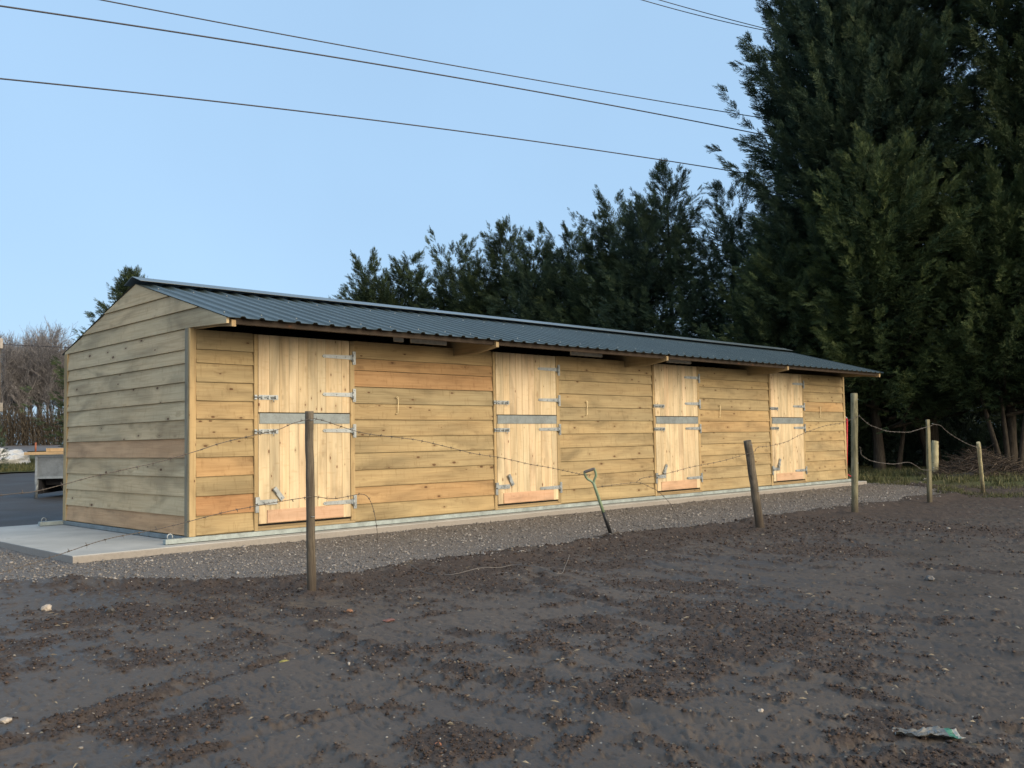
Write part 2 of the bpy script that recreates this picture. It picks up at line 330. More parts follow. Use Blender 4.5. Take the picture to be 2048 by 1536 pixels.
def field_h(x, y):
    base = -.145+rise(x, y)
    r = np.hypot(x-cx, y-cy); act = 1-sstep(30, 45, r)
    h = (fbm(x*.55, y*.55, 3, 1)-.5)*.05
    wx = x+(fbm(x*2.5, y*2.5, 3, 61)-.5)*.22; wy = y+(fbm(x*2.5, y*2.5, 3, 63)-.5)*.22
    cm = crumb_mask(x, y)
    h += cm*(.006+.026*(fbm(x*22, y*22, 4, 9, .72)-.5)+.012*(vnoise(x*80, y*80, 12)-.5))
    # smeared surface: shallow pits and drag marks, stretched along the tractor's direction
    u = (wx*.25+wy*.97); v = (wx*.97-wy*.25)
    s = fbm(u*4, v*12, 4, 21, .6); h += (1-cm)*(-.004*sstep(.58, .70, s)+.002*(fbm(x*9, y*9, 3, 23)-.5))
    s2 = fbm(u*13+5, v*38, 3, 25, .6); h += (1-cm)*(-.009*sstep(.60, .72, s2)); s3 = fbm(u*30+5, v*60, 2, 27, .6); h += (1-cm)*(-.005*sstep(.66, .78, s3))
    for P, wd, dp, cs in RUTS:
        d = segdist(wx, wy, P); h += -dp*.6*np.exp(-(d/(wd*.7))**2)+dp*.45*np.exp(-((d-wd*2.1)/(wd*.8))**2)
    ti, tr_, tl = tracks(x, y); h += -.009*ti+.010*tr_-.005*tl
    for px_, py_ in PB: h += .035*np.exp(-((x-px_)**2+(y-py_)**2)/.012)
    g = gravel_in(x, y)
    bank = np.exp(-((g+.22)/.22)**2)*(.02+.05*fbm(x*5, y*5, 3, 31)); h += bank*(x > -3)
    h = h*act
    h = np.where(g > 0, h-.05*sstep(0, .25, g)-.02*sstep(0, .05, g), h)
    return base+h, cm
def ring_ground():
    rad = [0.6]; 
    while rad[-1] < 5200:
        r = rad[-1]; k = .0042 if r < 9 else .0060 if r < 20 else .02 if r < 45 else .08
        if r < 2.2: k = .02
        rad.append(r*(1+k))
    rad = np.array(rad)
    fine = np.radians(np.arange(90-math.degrees(ya)-37, 90-math.degrees(ya)+37, .12))
    coarse = np.radians(np.arange(90-math.degrees(ya)+37, 90-math.degrees(ya)-37+360, 2.5))
    ang = np.concatenate([fine, coarse]); n = len(ang)
    A, Rr = np.meshgrid(ang, rad)
    X = cx+Rr*np.cos(A); Y = cy+Rr*np.sin(A)
    Z, cm = field_h(X, Y)
    V = np.stack([X, Y, Z], -1).reshape(-1, 3)
    i, j = np.meshgrid(np.arange(len(rad)-1), np.arange(n), indexing='ij'); j2 = (j+1) % n
    F = np.stack([i*n+j, (i+1)*n+j, (i+1)*n+j2, i*n+j2], -1).reshape(-1, 4)
    # centre cap
    c = len(V); V = np.vstack([V, [[cx, cy, -.15]]])
    cap = np.stack([np.full(n, c), np.arange(n), (np.arange(n)+1) % n, (np.arange(n)+1) % n], -1)
    me_F = F
    return V, me_F, np.append(cm.reshape(-1), 0)
def mudmat():
    q = NM("wet_mud", .5, 0, .38); v = q.coord('Object'); cm = q.attr('crumb')
    n1 = q.noise(v, 1.1, 5, .6); n2 = q.noise(v, 14, 6, .7); n3 = q.noise(q.mapv(v, (1, .55, 1)), 95, 5, .75)
    smooth = q.mix(q.ramp(n1, [(.35, 0), (.65, 1)]), (.064, .053, .043), (.092, .077, .063))
    smooth = q.mix(q.ramp(n2, [(.5, 0), (.75, .6)]), smooth, (.046, .038, .031))
    smooth = q.mix(q.ramp(n3, [(.58, 0), (.72, .55)]), smooth, (.030, .025, .021))
    br = q.mix(q.ramp(n3, [(.35, 0), (.65, 1)]), (.030, .022, .018), (.090, .067, .054))
    br = q.mix(q.ramp(n2, [(.4, 0), (.7, .6)]), br, (.042, .034, .027))
    c = q.mix(cm, smooth, br)
    # pale grit
    vd = q.voro(v, 42); vc = q.n('ShaderNodeSeparateColor'); q.L(q.voro(v, 42, out='Color'), vc.inputs[0])
    grit = q.math('MULTIPLY', q.math('LESS_THAN', vd, .22), q.math('GREATER_THAN', vc.outputs[0], .93))
    c = q.mix(q.math('MULTIPLY', grit, .8), c, (.30, .27, .22)); q.col(c)
    q.rgh(q.mix(cm, q.ramp(n1, [(.35, .46), (.65, .66)]), (.85, .85, .85)))
    h = q.math('ADD', q.math('MULTIPLY', n3, .5), n2); h = q.math('MULTIPLY', h, q.math('MULTIPLY_ADD', cm, .8, .6))
    q.bump(h, .42, .02); return q.m
M_MUD = mudmat()
V, F, cm = ring_ground()
ground = tag(mesh_np("ground", V, F, M_MUD, pattr={'crumb': cm}, smooth=True), kind="structure")
# ---- gravel strip
def gravelmat():
    q = NM("crushed_stone", .8, 0, .3); v = q.coord('Object')
    vc = q.n('ShaderNodeSeparateColor'); q.L(q.voro(v, 75, out='Color'), vc.inputs[0]); vd = q.voro(v, 75)
    n = q.noise(v, 1.4, 4, .6); n2 = q.noise(v, 5, 4, .6)
    c = q.ramp(vc.outputs[0], [(0, (.13, .124, .118)), (.35, (.20, .19, .182)), (.7, (.28, .27, .258)), (.95, (.38, .37, .35)), (1, (.44, .42, .39))])
    c = q.mix(q.ramp(vd, [(.35, 0), (.6, .8)]), c, (.10, .094, .088))
    c = q.mix(q.ramp(n, [(.4, 0), (.66, .5)]), c, (.17, .155, .145))
    c = q.mix(q.ramp(n2, [(.5, 0), (.75, .5)]), c, (.19, .182, .172))
    q.col(c); q.bump(vd, .8, .02); return q.m
M_GRAV = gravelmat()
def grid(x0, x1, y0, y1, st, fz, extra_y=()):
    xs = np.unique(np.append(np.arange(x0, x1, st), x1)); ys = np.unique(np.concatenate([np.arange(y0, y1, st), [y1], extra_y]))
    X, Y = np.meshgrid(xs, ys); V = np.stack([X, Y, fz(X, Y)], -1).reshape(-1, 3); n = len(xs)
    i, j = np.meshgrid(np.arange(len(ys)-1), np.arange(n-1), indexing='ij')
    return V, np.stack([i*n+j, i*n+j+1, (i+1)*n+j+1, (i+1)*n+j], -1).reshape(-1, 4)
def gz(X, Y): 
    g = gravel_in(X, Y)
    z = -.137+.020*(fbm(X*1.2, Y*1.2, 3, 71)-.5)+.012*(fbm(X*14, Y*14, 3, 73)-.5)
    z = z+.012*np.exp(-np.clip(-.28-Y, 0, 9)/.12)*((X > -1.3) & (X < 15.4))
    return np.where(g < .02, z-.25*sstep(.02, -.35, g), z)
V, F = grid(-9, 17.2, -3.7, 4.3, .05, gz); cz_ = V[F].mean(1); keep = gravel_in(cz_[:, 0], cz_[:, 1]) > -.4
tag(mesh_np("gravel_strip", V, F[keep], M_GRAV, smooth=True), kind="structure")
# stones: a jittered low icosphere, many copies in one loose mass
PHI = (1+5**.5)/2
ICO = np.array([(-1, PHI, 0), (1, PHI, 0), (-1, -PHI, 0), (1, -PHI, 0), (0, -1, PHI), (0, 1, PHI), (0, -1, -PHI), (0, 1, -PHI), (PHI, 0, -1), (PHI, 0, 1), (-PHI, 0, -1), (-PHI, 0, 1)])/1.9
ICF = np.array([(0, 11, 5), (0, 5, 1), (0, 1, 7), (0, 7, 10), (0, 10, 11), (1, 5, 9), (5, 11, 4), (11, 10, 2), (10, 7, 6), (7, 1, 8), (3, 9, 4), (3, 4, 2), (3, 2, 6), (3, 6, 8), (3, 8, 9), (4, 9, 5), (2, 4, 11), (6, 2, 10), (8, 6, 7), (9, 8, 1)])
OCT = np.array([(1, 0, 0), (-1, 0, 0), (0, 1, 0), (0, -1, 0), (0, 0, 1), (0, 0, -1.)]); OCF = np.array([(0, 2, 4), (2, 1, 4), (1, 3, 4), (3, 0, 4), (2, 0, 5), (1, 2, 5), (3, 1, 5), (0, 3, 5)])
def scatter(P, S, T, TF, jit=.35, flat=.65, rs=RS):
    """P (k,3) centres, S (k) radii -> verts, faces, per-face random"""
    k = len(P); n = len(T); v = T[None]*(1+rs.uniform(-jit, jit, (k, n, 1)))
    sc = rs.uniform(.6, 1.3, (k, 1, 3)); sc[:, :, 2] *= flat; v = v*sc
    a = rs.uniform(0, 6.28, k); ca, sa = np.cos(a)[:, None], np.sin(a)[:, None]
    x = v[..., 0]*ca-v[..., 1]*sa; y = v[..., 0]*sa+v[..., 1]*ca; v = np.stack([x, y, v[..., 2]], -1)*S[:, None, None]+P[:, None]
    f = TF[None]+np.arange(k)[:, None, None]*n
    return v.reshape(-1, 3), f.reshape(-1, 3), np.repeat(rs.uniform(0, 1, k), len(TF))
def stonemat(name, stops, rough=.8):
    q = NM(name, rough, 0, .3); n = q.noise(q.coord('Object'), 90, 3, .6)
    q.col(q.mix(q.ramp(n, [(.3, 0), (.7, .35)]), q.ramp(q.attr('rnd'), stops), (.03, .025, .022))); return q.m
M_GST = stonemat("stone_chips", [(0, (.12, .113, .107)), (.4, (.20, .19, .18)), (.75, (.30, .288, .272)), (.95, (.36, .34, .32)), (1, (.55, .53, .49))])
k = 90000; gx = RS.uniform(-4.5, 17, k); gy = RS.uniform(-3.4, 1.9, k)
dd = np.hypot(gx-cx, gy-cy)
ok = (gravel_in(gx, gy) > RS.uniform(-.40, .18, k)) & ~((gx > -1.3) & (gy > -.24)) & (RS.uniform(0, 1, k) < np.clip(1.25*9/dd, .2, 1)) & (RS.uniform(0, 1, k) < .25+.9*fbm(gx*1.3, gy*1.3, 3, 91))
gx, gy, dd = gx[ok], gy[ok], dd[ok]; S = RS.gamma(3, .0022, len(gx)).clip(.003, .020)*(1+.02*dd)
V, F, r = scatter(np.stack([gx, gy, np.maximum(gz(gx, gy), field_h(gx, gy)[0])+S*.25], -1), S, OCT, OCF)
tag(mesh_np("gravel_stones", V, F, M_GST, fattr={'rnd': r}), "loose grey crushed stones lying on the gravel strip in front of the stables", "gravel", kind="stuff")
# mud crumbs and small stones of the field
M_CR = stonemat("mud_crumbs", [(0, (.026, .019, .016)), (.6, (.060, .043, .036)), (.93, (.10, .072, .058)), (1, (.26, .22, .18))], .85)
k = 230000; a = RS.uniform(math.radians(90)-ya-.62, math.radians(90)-ya+.62, k); rr = 2.4*(13/2.4)**RS.uniform(0, 1, k)
x = cx+rr*np.cos(a); y = cy+rr*np.sin(a); z, c = field_h(x, y)
ok = (c > RS.uniform(.0, 1.1, k)) & (gravel_in(x, y) < .05); ok &= RS.uniform(0, 1, k) < .62
x, y, z, rr = x[ok], y[ok], z[ok], rr[ok]; S = RS.gamma(2.2, .0018, len(x)).clip(.0015, .012)*(.6+.10*rr)
V, F, r = scatter(np.stack([x, y, z+S*.3], -1), S, OCT, OCF)
tag(mesh_np("mud_crumbs", V, F, M_CR, fattr={'rnd': r}), "crumbly brown soil crumbs churned up over the wet field", "soil", kind="stuff")
M_FST = stonemat("field_stones", [(0, (.08, .07, .06)), (.5, (.16, .145, .125)), (.85, (.28, .26, .23)), (1, (.50, .48, .44))])
k = 6500; a = RS.uniform(math.radians(90)-ya-.62, math.radians(90)-ya+.62, k); rr = 2.4*(16/2.4)**RS.uniform(0, 1, k)
x = cx+rr*np.cos(a); y = cy+rr*np.sin(a); z, c = field_h(x, y); ok = (gravel_in(x, y) < .0) & (RS.uniform(0, 1, k) < .35+.4*c); x, y, z, rr = x[ok], y[ok], z[ok], rr[ok]
S = RS.gamma(1.3, .0019, len(x)).clip(.0012, .014)*(.6+.13*rr)
V, F, r = scatter(np.stack([x, y, z+S*.2], -1), S, ICO, ICF)
tag(mesh_np("field_pebbles", V, F, M_FST, fattr={'rnd': r}), "small pale pebbles scattered over the dark wet field", "pebbles", kind="stuff")
# ---- tarmac yard, grass verge, lane
def tarmac(name, c):
    q = NM(name, .55, 0, .4); v = q.coord('Object'); n = q.noise(v, .7, 5, .6); n2 = q.noise(v, 60, 3, .6)
    q.col(q.mix(q.ramp(n2, [(.4, 0), (.75, .6)]), q.mix(q.ramp(n, [(.35, 0), (.65, 1)]), tuple(x*.75 for x in c), tuple(x*1.3 for x in c)), tuple(x*2.2 for x in c)))
    q.bump(n2, .4, .01); q.rgh(q.ramp(n, [(.35, .6), (.65, .85)])); return q.m
def drape(x0, x1, y0, y1, off, st=.5, wob=0):
    V, F = grid(x0, x1, y0, y1, st, lambda X, Y: -.145+rise(X, Y)+off, [v for v in (15, 60) if y0 < v < y1]); return V, F
V, F = drape(-60, 14, 4.02, 26, .05); tag(mesh_np("tarmac_yard", V, F, tarmac("tarmac", (.036, .035, .035))), kind="structure")
def grassground(name):
    q = NM(name, .9, 0, .2); v = q.coord('Object'); n = q.noise(v, .8, 5, .65); n2 = q.noise(v, 18, 4, .7)
    c = q.mix(q.ramp(n2, [(.35, 0), (.65, 1)]), (.035, .048, .018), (.11, .125, .05)); c = q.mix(q.ramp(n, [(.45, 0), (.65, .7)]), c, (.10, .085, .055))
    q.col(c); q.bump(n2, .7, .03); return q.m
M_GG = grassground("grass_turf")
V, F = drape(-80, 60, 24.6, 47, .09); V[:, 1] += np.where(V[:, 1] < 25, (fbm(V[:, 0]*.8, V[:, 0]*0, 3, 5)-.5)*1.6, 0)
tag(mesh_np("grass_verge", V, F, M_GG, smooth=True), kind="structure")
V, F = drape(-80, 60, 46.5, 62, .13, 1.0); tag(mesh_np("lane", V, F, tarmac("lane_surface", (.10, .10, .105))), kind="structure")
V, F = drape(-120, 120, 61.5, 110, .17, 3.0); tag(mesh_np("far_grass", V, F, M_GG), kind="structure")
# right-hand rough grass under the trees, uneven edge
def rz(X, Y):
    e = fbm(X*.9, Y*.9, 3, 8); d = np.minimum(X-14.6-e*1.6+.25*np.clip(-Y, 0, 9)*.2, 80.)
    return -.112+rise(X, Y)+.05*(fbm(X*2.2, Y*2.2, 3, 83)-.4)-.10*(1-sstep(.1, .6, d))
V, F = grid(14.6, 60, -9, 45, .25, rz, [15.]); tag(mesh_np("rough_grass", V, F, M_GG, smooth=True), kind="structure")
# ---- concrete slab
def concrete():
    q = NM("concrete", .8, 0, .3); v = q.coord('Object'); n = q.noise(v, 1.6, 5, .6); n2 = q.noise(v, 40, 4, .7); n3 = q.noise(q.mapv(v, (1, 14, 1)), 2, 4, .6)
    c = q.mix(q.ramp(n, [(.35, 0), (.65, 1)]), (.36, .375, .365), (.46, .475, .46))
    c = q.mix(q.ramp(n3, [(.5, 0), (.8, .4)]), c, (.30, .31, .30)); c = q.mix(q.ramp(n2, [(.62, 0), (.75, .5)]), c, (.22, .21, .19))
    st = q.voro(v, 2.3); c = q.mix(q.ramp(st, [(.03, .6), (.09, 0)]), c, (.16, .13, .10))
    sx = q.n('ShaderNodeSeparateXYZ'); q.L(v, sx.inputs[0])
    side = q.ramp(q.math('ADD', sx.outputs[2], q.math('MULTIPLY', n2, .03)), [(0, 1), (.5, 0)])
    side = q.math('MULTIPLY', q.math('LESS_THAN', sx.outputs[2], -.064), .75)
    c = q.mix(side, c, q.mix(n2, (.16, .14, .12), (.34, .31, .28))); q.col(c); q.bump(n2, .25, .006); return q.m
mb = MB(); 
xs = np.linspace(-1.28, 15.25, 80); top = []; vs = []; fs = []
for i, x in enumerate(xs):
    jf = random.uniform(-.008, .008); vs += [(x, -.26+jf, -.30), (x, -.26+jf, -.072), (x, -.248+jf, -.058), (x, 4.05, -.058), (x, 4.06, -.30)]
for i in range(len(xs)-1):
    for j in range(4): a = i*5+j; fs.append((a, a+5, a+6, a+1))
fs += [(0, 1, 2, 3, 4), tuple((len(xs)-1)*5+i for i in (4, 3, 2, 1, 0))]
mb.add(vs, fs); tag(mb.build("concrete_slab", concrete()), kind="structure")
# ================================================================== STABLE BLOCK
LX, D, HW = 14.81, 3.64, 2.22
BZ = [0.01, .21, .418, .624, .829, 1.034, 1.235, 1.436, 1.637, 1.838, 1.985, 2.2]
DX = [.772, 4.43, 8.06, 11.75]; DW = 1.222
barn = empty("stable_block", (0, 0, 0), "long timber stable block of four stables with dark metal roof on a concrete base", "stable")
def boards_x(name, x0, x1, tints, y=0, sgn=-1, parent=barn):
    mb = MB()
    for k in range(len(BZ)-1):
        z0, z1 = BZ[k]+.0040, BZ[k+1]-.001; r = random.random()
        bow = [random.uniform(-.003, .003) for _ in range(5)]
        yb, yt = y+sgn*.030, y+sgn*.010
        vs = []; n = 5
        for i in range(n):
            x = x0+(x1-x0)*i/(n-1); dz = bow[i]
            vs += [(x, y, z0+dz), (x, yb, z0+dz), (x, yb, z0+.012+dz), (x, yt, z1), (x, y, z1)]
        fs = []
        for i in range(n-1):
            for j in range(4): a = i*5+j; fs.append((a, a+5, a+6, a+1))
        fs += [(0, 1, 2, 3, 4), tuple((n-1)*5+i for i in (4, 3, 2, 1, 0))]
        mb.add(vs, fs, r, tints[k % len(tints)])
    # backing so no light passes the gaps
    mb.box(x0, x1, min(y-sgn*.02, y-sgn*.0), max(y-sgn*.02, y-sgn*.0), 0.0, 2.2, .3, .1)
    return mb.build(name, M_BX, parent)
T = lambda *a: list(a)
edges = [(0.05, DX[0]-.052)]+[(DX[i]+DW+.075, DX[i+1]-.052) for i in range(3)]+[(DX[3]+DW+.075, LX-.045)]
TT = [T(.3, .78, .3, .62, .34, .26, .5, .25, .3, .38, .2), T(.35, .62, .3, .28, .26, .24, .28, .05, .72, .66, .45), T(.32, .22, .28, .24, .26, .3, .05, .2, .24, .26, .3),
      T(.3, .22, .28, .3, .2, .55, .45, .2, .22, .4, .3), T(.3, .34, .28, .24, .42, .4, .1, .58, .3, .35, .35)]
for (a, b), tt in zip(edges, TT): boards_x("wall_panel", a, b, tt)
boards_x("back_wall", .03, LX-.03, T(.3, .2, .35, .25), y=D, sgn=1)
# gables: boards in Y, clipped by the roof line, with the canopy cheek to y=-.84
YR, ZR, YE, ZE = 1.41, 2.855, -.84, 2.222
def roofz(y): return ZR-abs(y-YR)*(ZR-ZE)/(YR-YE)
def gable(name, x, sgn, tints, red):
    mb = MB(); zs = BZ[:-1]+[2.21, 2.41, 2.61, 2.86]
    for k in range(len(zs)-1):
        z0, z1 = zs[k]+.0025, zs[k+1]-.001; r = random.random(); t = red.get(k, tints[k % len(tints)])
        xb, xt = x+sgn*.030, x+sgn*.010
        if z0 < 2.15: prof = [(0.0, D)]; poly0, poly1 = (0, D), (0, D)
        def span(z):
            s = (ZR-ZE)/(YR-YE); dy = max(0.0, (ZR+.014-z)/s); return max(YE+.01, YR-dy), min(D+.02, YR+dy)
        if z0 < 2.15: pts = [(0.022, z0), (D, z0), (D, z1), (0.022, z1)]
        else:
            a0, b0 = span(max(z0, ZE+.0)); a1, b1 = span(z1)
            if z0 < 2.3: # the canopy board: its lower front edge slopes up a little to the eave tip
                pts = [(-.02, z0), (D+.02, z0), (D+.02, roofz(D+.02)+.014), (b1, z1), (a1, z1), (YE, ZE+.014), (YE, ZE-.045)]
            elif k == len(zs)-2: pts = [(a0, z0), (b0, z0), (YR, ZR+.014)]
            else: pts = [(a0, z0), (b0, z0), (b1, z1), (a1, z1)]
        zb, ze_ = z0, z1
        def X(z): return xb if z < z0+.02 else xb+(xt-xb)*min(1, (z-z0)/(z1-z0+1e-6))
        n = len(pts); vs = [(X(z), y, z) for y, z in pts]+[(x, y, z) for y, z in pts]
        f1 = tuple(range(n)); 
        fs = [f1[::-1] if sgn < 0 else f1, tuple(i+n for i in (f1 if sgn < 0 else f1[::-1]))]+[(i, (i+1) % n, n+(i+1) % n, n+i) for i in range(n)]
        mb.add(vs, fs, r, t)
    mb.box(min(x, x-sgn*.02), max(x, x-sgn*.02), .03, D-.02, 0, 2.2, .3, .1)
    return mb.build(name, M_BY, barn)
gable("gable_wall", 0, -1, T(.3, .35, .3, .25, .4), {0: .9, 4: .95, 5: .3, 10: .2, 11: .1, 12: .32, 13: .38})
gable("gable_wall", LX, 1, T(.3, .35, .3, .25, .4), {})
# corner posts
def post(x0, x1, y0, y1, z1, t=.6, z0=.0): return MB().bbox(x0, x1, y0, y1, z0, z1, .004, random.random(), t).build("corner_post", M_TRZ, barn)
post(-.030, .045, -.034, -.002, 2.215, .72); MB().bbox(-.034, -.004, -.001, .075, .0, 2.213, .004, .2, .0).build("corner_post", M_TRZ, barn)
post(-.034, -.004, D-.09, D+.02, 2.212, .85); post(-.0, .08, D+.0, D+.04, 2.2, .6)
post(LX-.045, LX+.03, -.034, -.002, 2.2, .72); post(LX+.002, LX+.034, -.001, .08, 2.2, .6)
# near-black floor, shade put into its colour so that the inside stays dark
MB().box(.03, LX-.03, .12, D-.1, -.005, .0, .2, .1).build("floor_board", M_DARK, barn)
# doors
def hinge(par, x, z, flip=1):
    mb = MB(); L = .40; y = -.046
    # tapered strap
    vs = []
    for s in (0, 1):
        yy = y-.006*s
        vs += [(x-L, yy, z-.019), (x-L-.02, yy, z), (x-L, yy, z+.019), (x-.02, yy, z+.025), (x-.02, yy, z-.025)]
    mb.add(vs, [(0, 1, 2, 3, 4), (9, 8, 7, 6, 5)]+[(i, (i+1) % 5, 5+(i+1) % 5, 5+i) for i in range(5)], .5, .5)
    mb.tube([(x+.005, y-.012, z-.05), (x+.005, y-.012, z+.035)], .013, 8)
    mb.box(x-.02, x+.005, y-.012, y, z-.03, z+.03); mb.box(x+.010, x+.052, y-.008, y+.003, z-.085, z+.075)
    for dx in (-.09, -.22, -.38): mb.tube([(x+dx, y-.004, z), (x+dx, y-.013, z)], .009, 6)
    for dz in (-.065, .055): mb.tube([(x+.035, y-.006, z+dz), (x+.035, y-.014, z+dz)], .008, 6)
    return mb.build("hinge", M_GALV, par)
def bolt(par, x, z):
    mb = MB(); y = -.047
    mb.box(x+.0, x+.245, y-.004, y, z-.026, z+.026); mb.tube([(x-.055, y-.014, z), (x+.20, y-.014, z)], .009, 8)
    for dx in (.03, .11, .2): mb.box(x+dx, x+dx+.02, y-.026, y-.004, z-.016, z+.016)
    mb.box(x-.055, x-.025, y-.012, y+.004, z-.025, z+.025)
    mb.tube([(x+.17, y-.02, z), (x+.17, y-.03, z-.03), (x+.17, y-.03, z-.055)], .006, 6)
    return mb.build("bolt", M_GALV, par)
def planks(name, x0, w_, z0, z1, par):
    mb = MB(); xs = [0, .14, .265, .39, .515, .64, .765, .885, w_-.115, w_] if True else []
    xs = [x for x in xs if x < w_-.05]+[w_]
    ya_, yb_ = -.042, -.004
    for a, b in zip(xs[:-1], xs[1:]):
        if b-a < .05: continue
        mb.bbox(x0+a+.0008, x0+b-.0008, ya_, yb_, z0, z1, .0035, random.random(), random.choice([.1, .3, .45, .6, .75, .95]))
    return mb.build(name, M_BZ, par)
latch_ang = [-50, -58, 58, 62]
for i, x0 in enumerate(DX):
    dr = empty("stable_door", (0, 0, 0), parent=barn)
    del dr
for o in [o for o in bpy.data.objects if o.name.startswith("stable_door")]: bpy.data.objects.remove(o)
for i, x0 in enumerate(DX):
    up = planks("upper_door", x0, DW, 1.316, 2.19, barn)
    lo = planks("lower_door", x0, DW, .075, 1.302, barn)
    hinge(up, x0+DW+.03, 1.99); hinge(up, x0+DW+.03, 1.537); hinge(lo, x0+DW+.03, 1.108); hinge(lo, x0+DW+.03, .255)
    bolt(up, x0-.0, 1.485); bolt(lo, x0-.0, 1.102)
    MB().box(x0+.012, x0+DW-.012, -.052, -.0425, 1.19, 1.304).box(x0+.012, x0+DW-.012, -.0425, -.004, 1.3025, 1.306).build("chew_strip", M_GALVD, lo)
    kb = MB(); kb.bbox(x0+.10, x0+DW-.11, -.060, -.0428, .082, .225, .003, random.random(), random.random()); kb.build("kick_board", M_KICK, lo)
    MB().bbox(x0+.002, x0+.10, -.050, -.0428, .077, .30, .003, .2, .6).build("door_stile", M_BZ, lo)
    MB().bbox(x0+DW-.108, x0+DW-.002, -.050, -.0428, .077, .23, .003, .7, .6).build("door_stile", M_BZ, lo)
    # kick latch: strap across the lock edge and a loose kick-over lever
    mb = MB(); y = -.053
    mb.box(x0+.0, x0+.225, y-.006, y, .285, .342); mb.box(x0-.048, x0+.006, y-.012, y+.006, .30, .375)
    mb.box(x0-.046, x0-.004, y-.005, y+.010, .205, .292); mb.tube([(x0-.02, y-.012, .30), (x0-.02, y-.03, .30)], .012, 8)
    for dx in (.06, .12, .18): mb.tube([(x0+dx, y-.006, .313), (x0+dx, y-.014, .313)], .008, 6)
    mb.build("kick_latch", M_GALV, lo)
    a = math.radians(latch_ang[i]); ca, sa = math.cos(a), math.sin(a); px, pz = (x0+.27, .37) if i < 2 else (x0+.24, .40)
    mb = MB(); X = Vector((ca, 0, sa)); Z = Vector((-sa, 0, ca)); c = Vector((px-.03, y-.008, pz+.03))
    mb.obox(c, X, (0, 1, 0), Z, .085, .006, .027); mb.obox(c-X*.055+Vector((0, -.012, 0)), X, (0, 1, 0), Z, .035, .008, .022)
    mb.tube([c+X*.06+Vector((0, .006, 0)), c+X*.06+Vector((0, -.02, 0))], .011, 8); mb.build("kick_lever", M_GALV, lo)
    # frame: jambs and sill
    fr = MB(); fr.bbox(x0-.050, x0-.004, -.040, .03, .0, 2.19, .003, random.random(), .75); fr.build("door_jamb", M_TRZ, barn)
    fr = MB(); fr.bbox(x0+DW+.008, x0+DW+.072, -.040, .03, .03, 2.19, .003, random.random(), .9); fr.build("door_jamb", M_TRZ, barn)
    fr = MB(); fr.bbox(x0-.002, x0+DW+.074, -.036, .03, .0, .028, .003, random.random(), .7)
    fr.bbox(x0-.002, x0+DW+.006, -.030, .02, .0282, .052, .003, random.random(), .6); fr.build("door_sill", M_TRX, barn)
    MB().box(x0-.004, x0+DW+.008, .0, .03, .05, 2.19).build("door_rebate", M_DARK, barn)
# cabin hooks between the doors
M_BRASS = plain("brass_hook", (.62, .52, .32), .4, .6)
for x, z in ((2.706, 1.508), (6.33, 1.515), (9.966, 1.509), (13.694, 1.517)):
    mb = MB(); mb.tube([(x, -.015, z), (x, -.05, z)], .006, 6); mb.tube([(x-.016, -.05, z-.002), (x-.016, -.052, z+.014), (x, -.052, z+.022), (x+.016, -.052, z+.01), (x+.012, -.052, z-.01), (x+.012, -.045, z-.185), (x-.004, -.042, z-.2), (x-.02, -.042, z-.19)], .0055, 6)
    mb.tube([(x, -.012, z), (x, -.02, z)], .018, 8); mb.build("cabin_hook", M_BRASS, barn)
# roof sheets: box profile, ribs run up the slope
def roof_side(name, y0, y1):
    pitch = .2115; xs = []; x = -.031; prof = []
    while x < LX+.07:
        prof += [(x, 0), (x+.125, 0), (x+.144, .019), (x+.180, .019), (x+.2005, 0)]
        x += pitch
    prof = [(min(a, LX+.09), b) for a, b in prof]; P = []
    mb = MB(); vs = []; n = len(prof); ns = 2
    s = (ZR-ZE)/(YR-YE)
    def zz(y): return ZR-abs(y-YR)*s+.025
    nrm = Vector((0, (-s if y0 < y1 else s), 1)).normalized()
    for j, (y, th) in enumerate(((y0, 0), (y1, 0), (y1, -.004), (y0, -.004))):
        for (px, h) in prof: vs.append((px, y+nrm.y*(h+th), zz(y)+nrm.z*(h+th)))
    fs = []
    for j in range(4):
        for i in range(n-1):
            a, b = j*n+i, ((j+1) % 4)*n+i; fs.append((a, a+1, b+1, b))
    mb.add(vs, fs); return mb.build(name, M_ROOF, barn)
roof_f = roof_side("roof_sheet", -.885, YR-.02); roof_b = roof_side("roof_sheet", D+.13, YR+.02)
s_ = (ZR-ZE)/(YR-YE)
mb = MB(); hh = .055
for sg in (-1, 1):
    a = (YR, ZR+hh+.045); b = (YR+sg*.235, ZR+hh+.045-s_*.235-.01)
    vs = [(x, y, z+t) for x in (-.055, LX+.09) for (y, z) in (a, b) for t in (0, -.004)]
    vs += [(x, b[0]+sg*.004, b[1]-.012) for x in (-.055, LX+.09)]
    mb.add(vs[:8], [(0, 2, 6, 4), (1, 5, 7, 3), (0, 1, 3, 2), (4, 6, 7, 5), (2, 3, 7, 6)])
mb.build("ridge_cap", plain("ridge_cap_paint", (.10, .135, .155), .33, 0, .1, 3), roof_f)
scr = None; x = .06     # roofing screws in rows
while x < LX:
    for y in (-.62, .95):
        z = ZR-abs(y-YR)*s_+.028
        if scr is None: scr = MB().tube([(0, 0, 0), (0, 0, .012)], .008, 5).build("roof_screw", M_GALV, roof_f); o = scr
        else: o = scr.copy(); COL.objects.link(o)
        o.parent = roof_f; o.location = (x, y, z)
    x += .4230
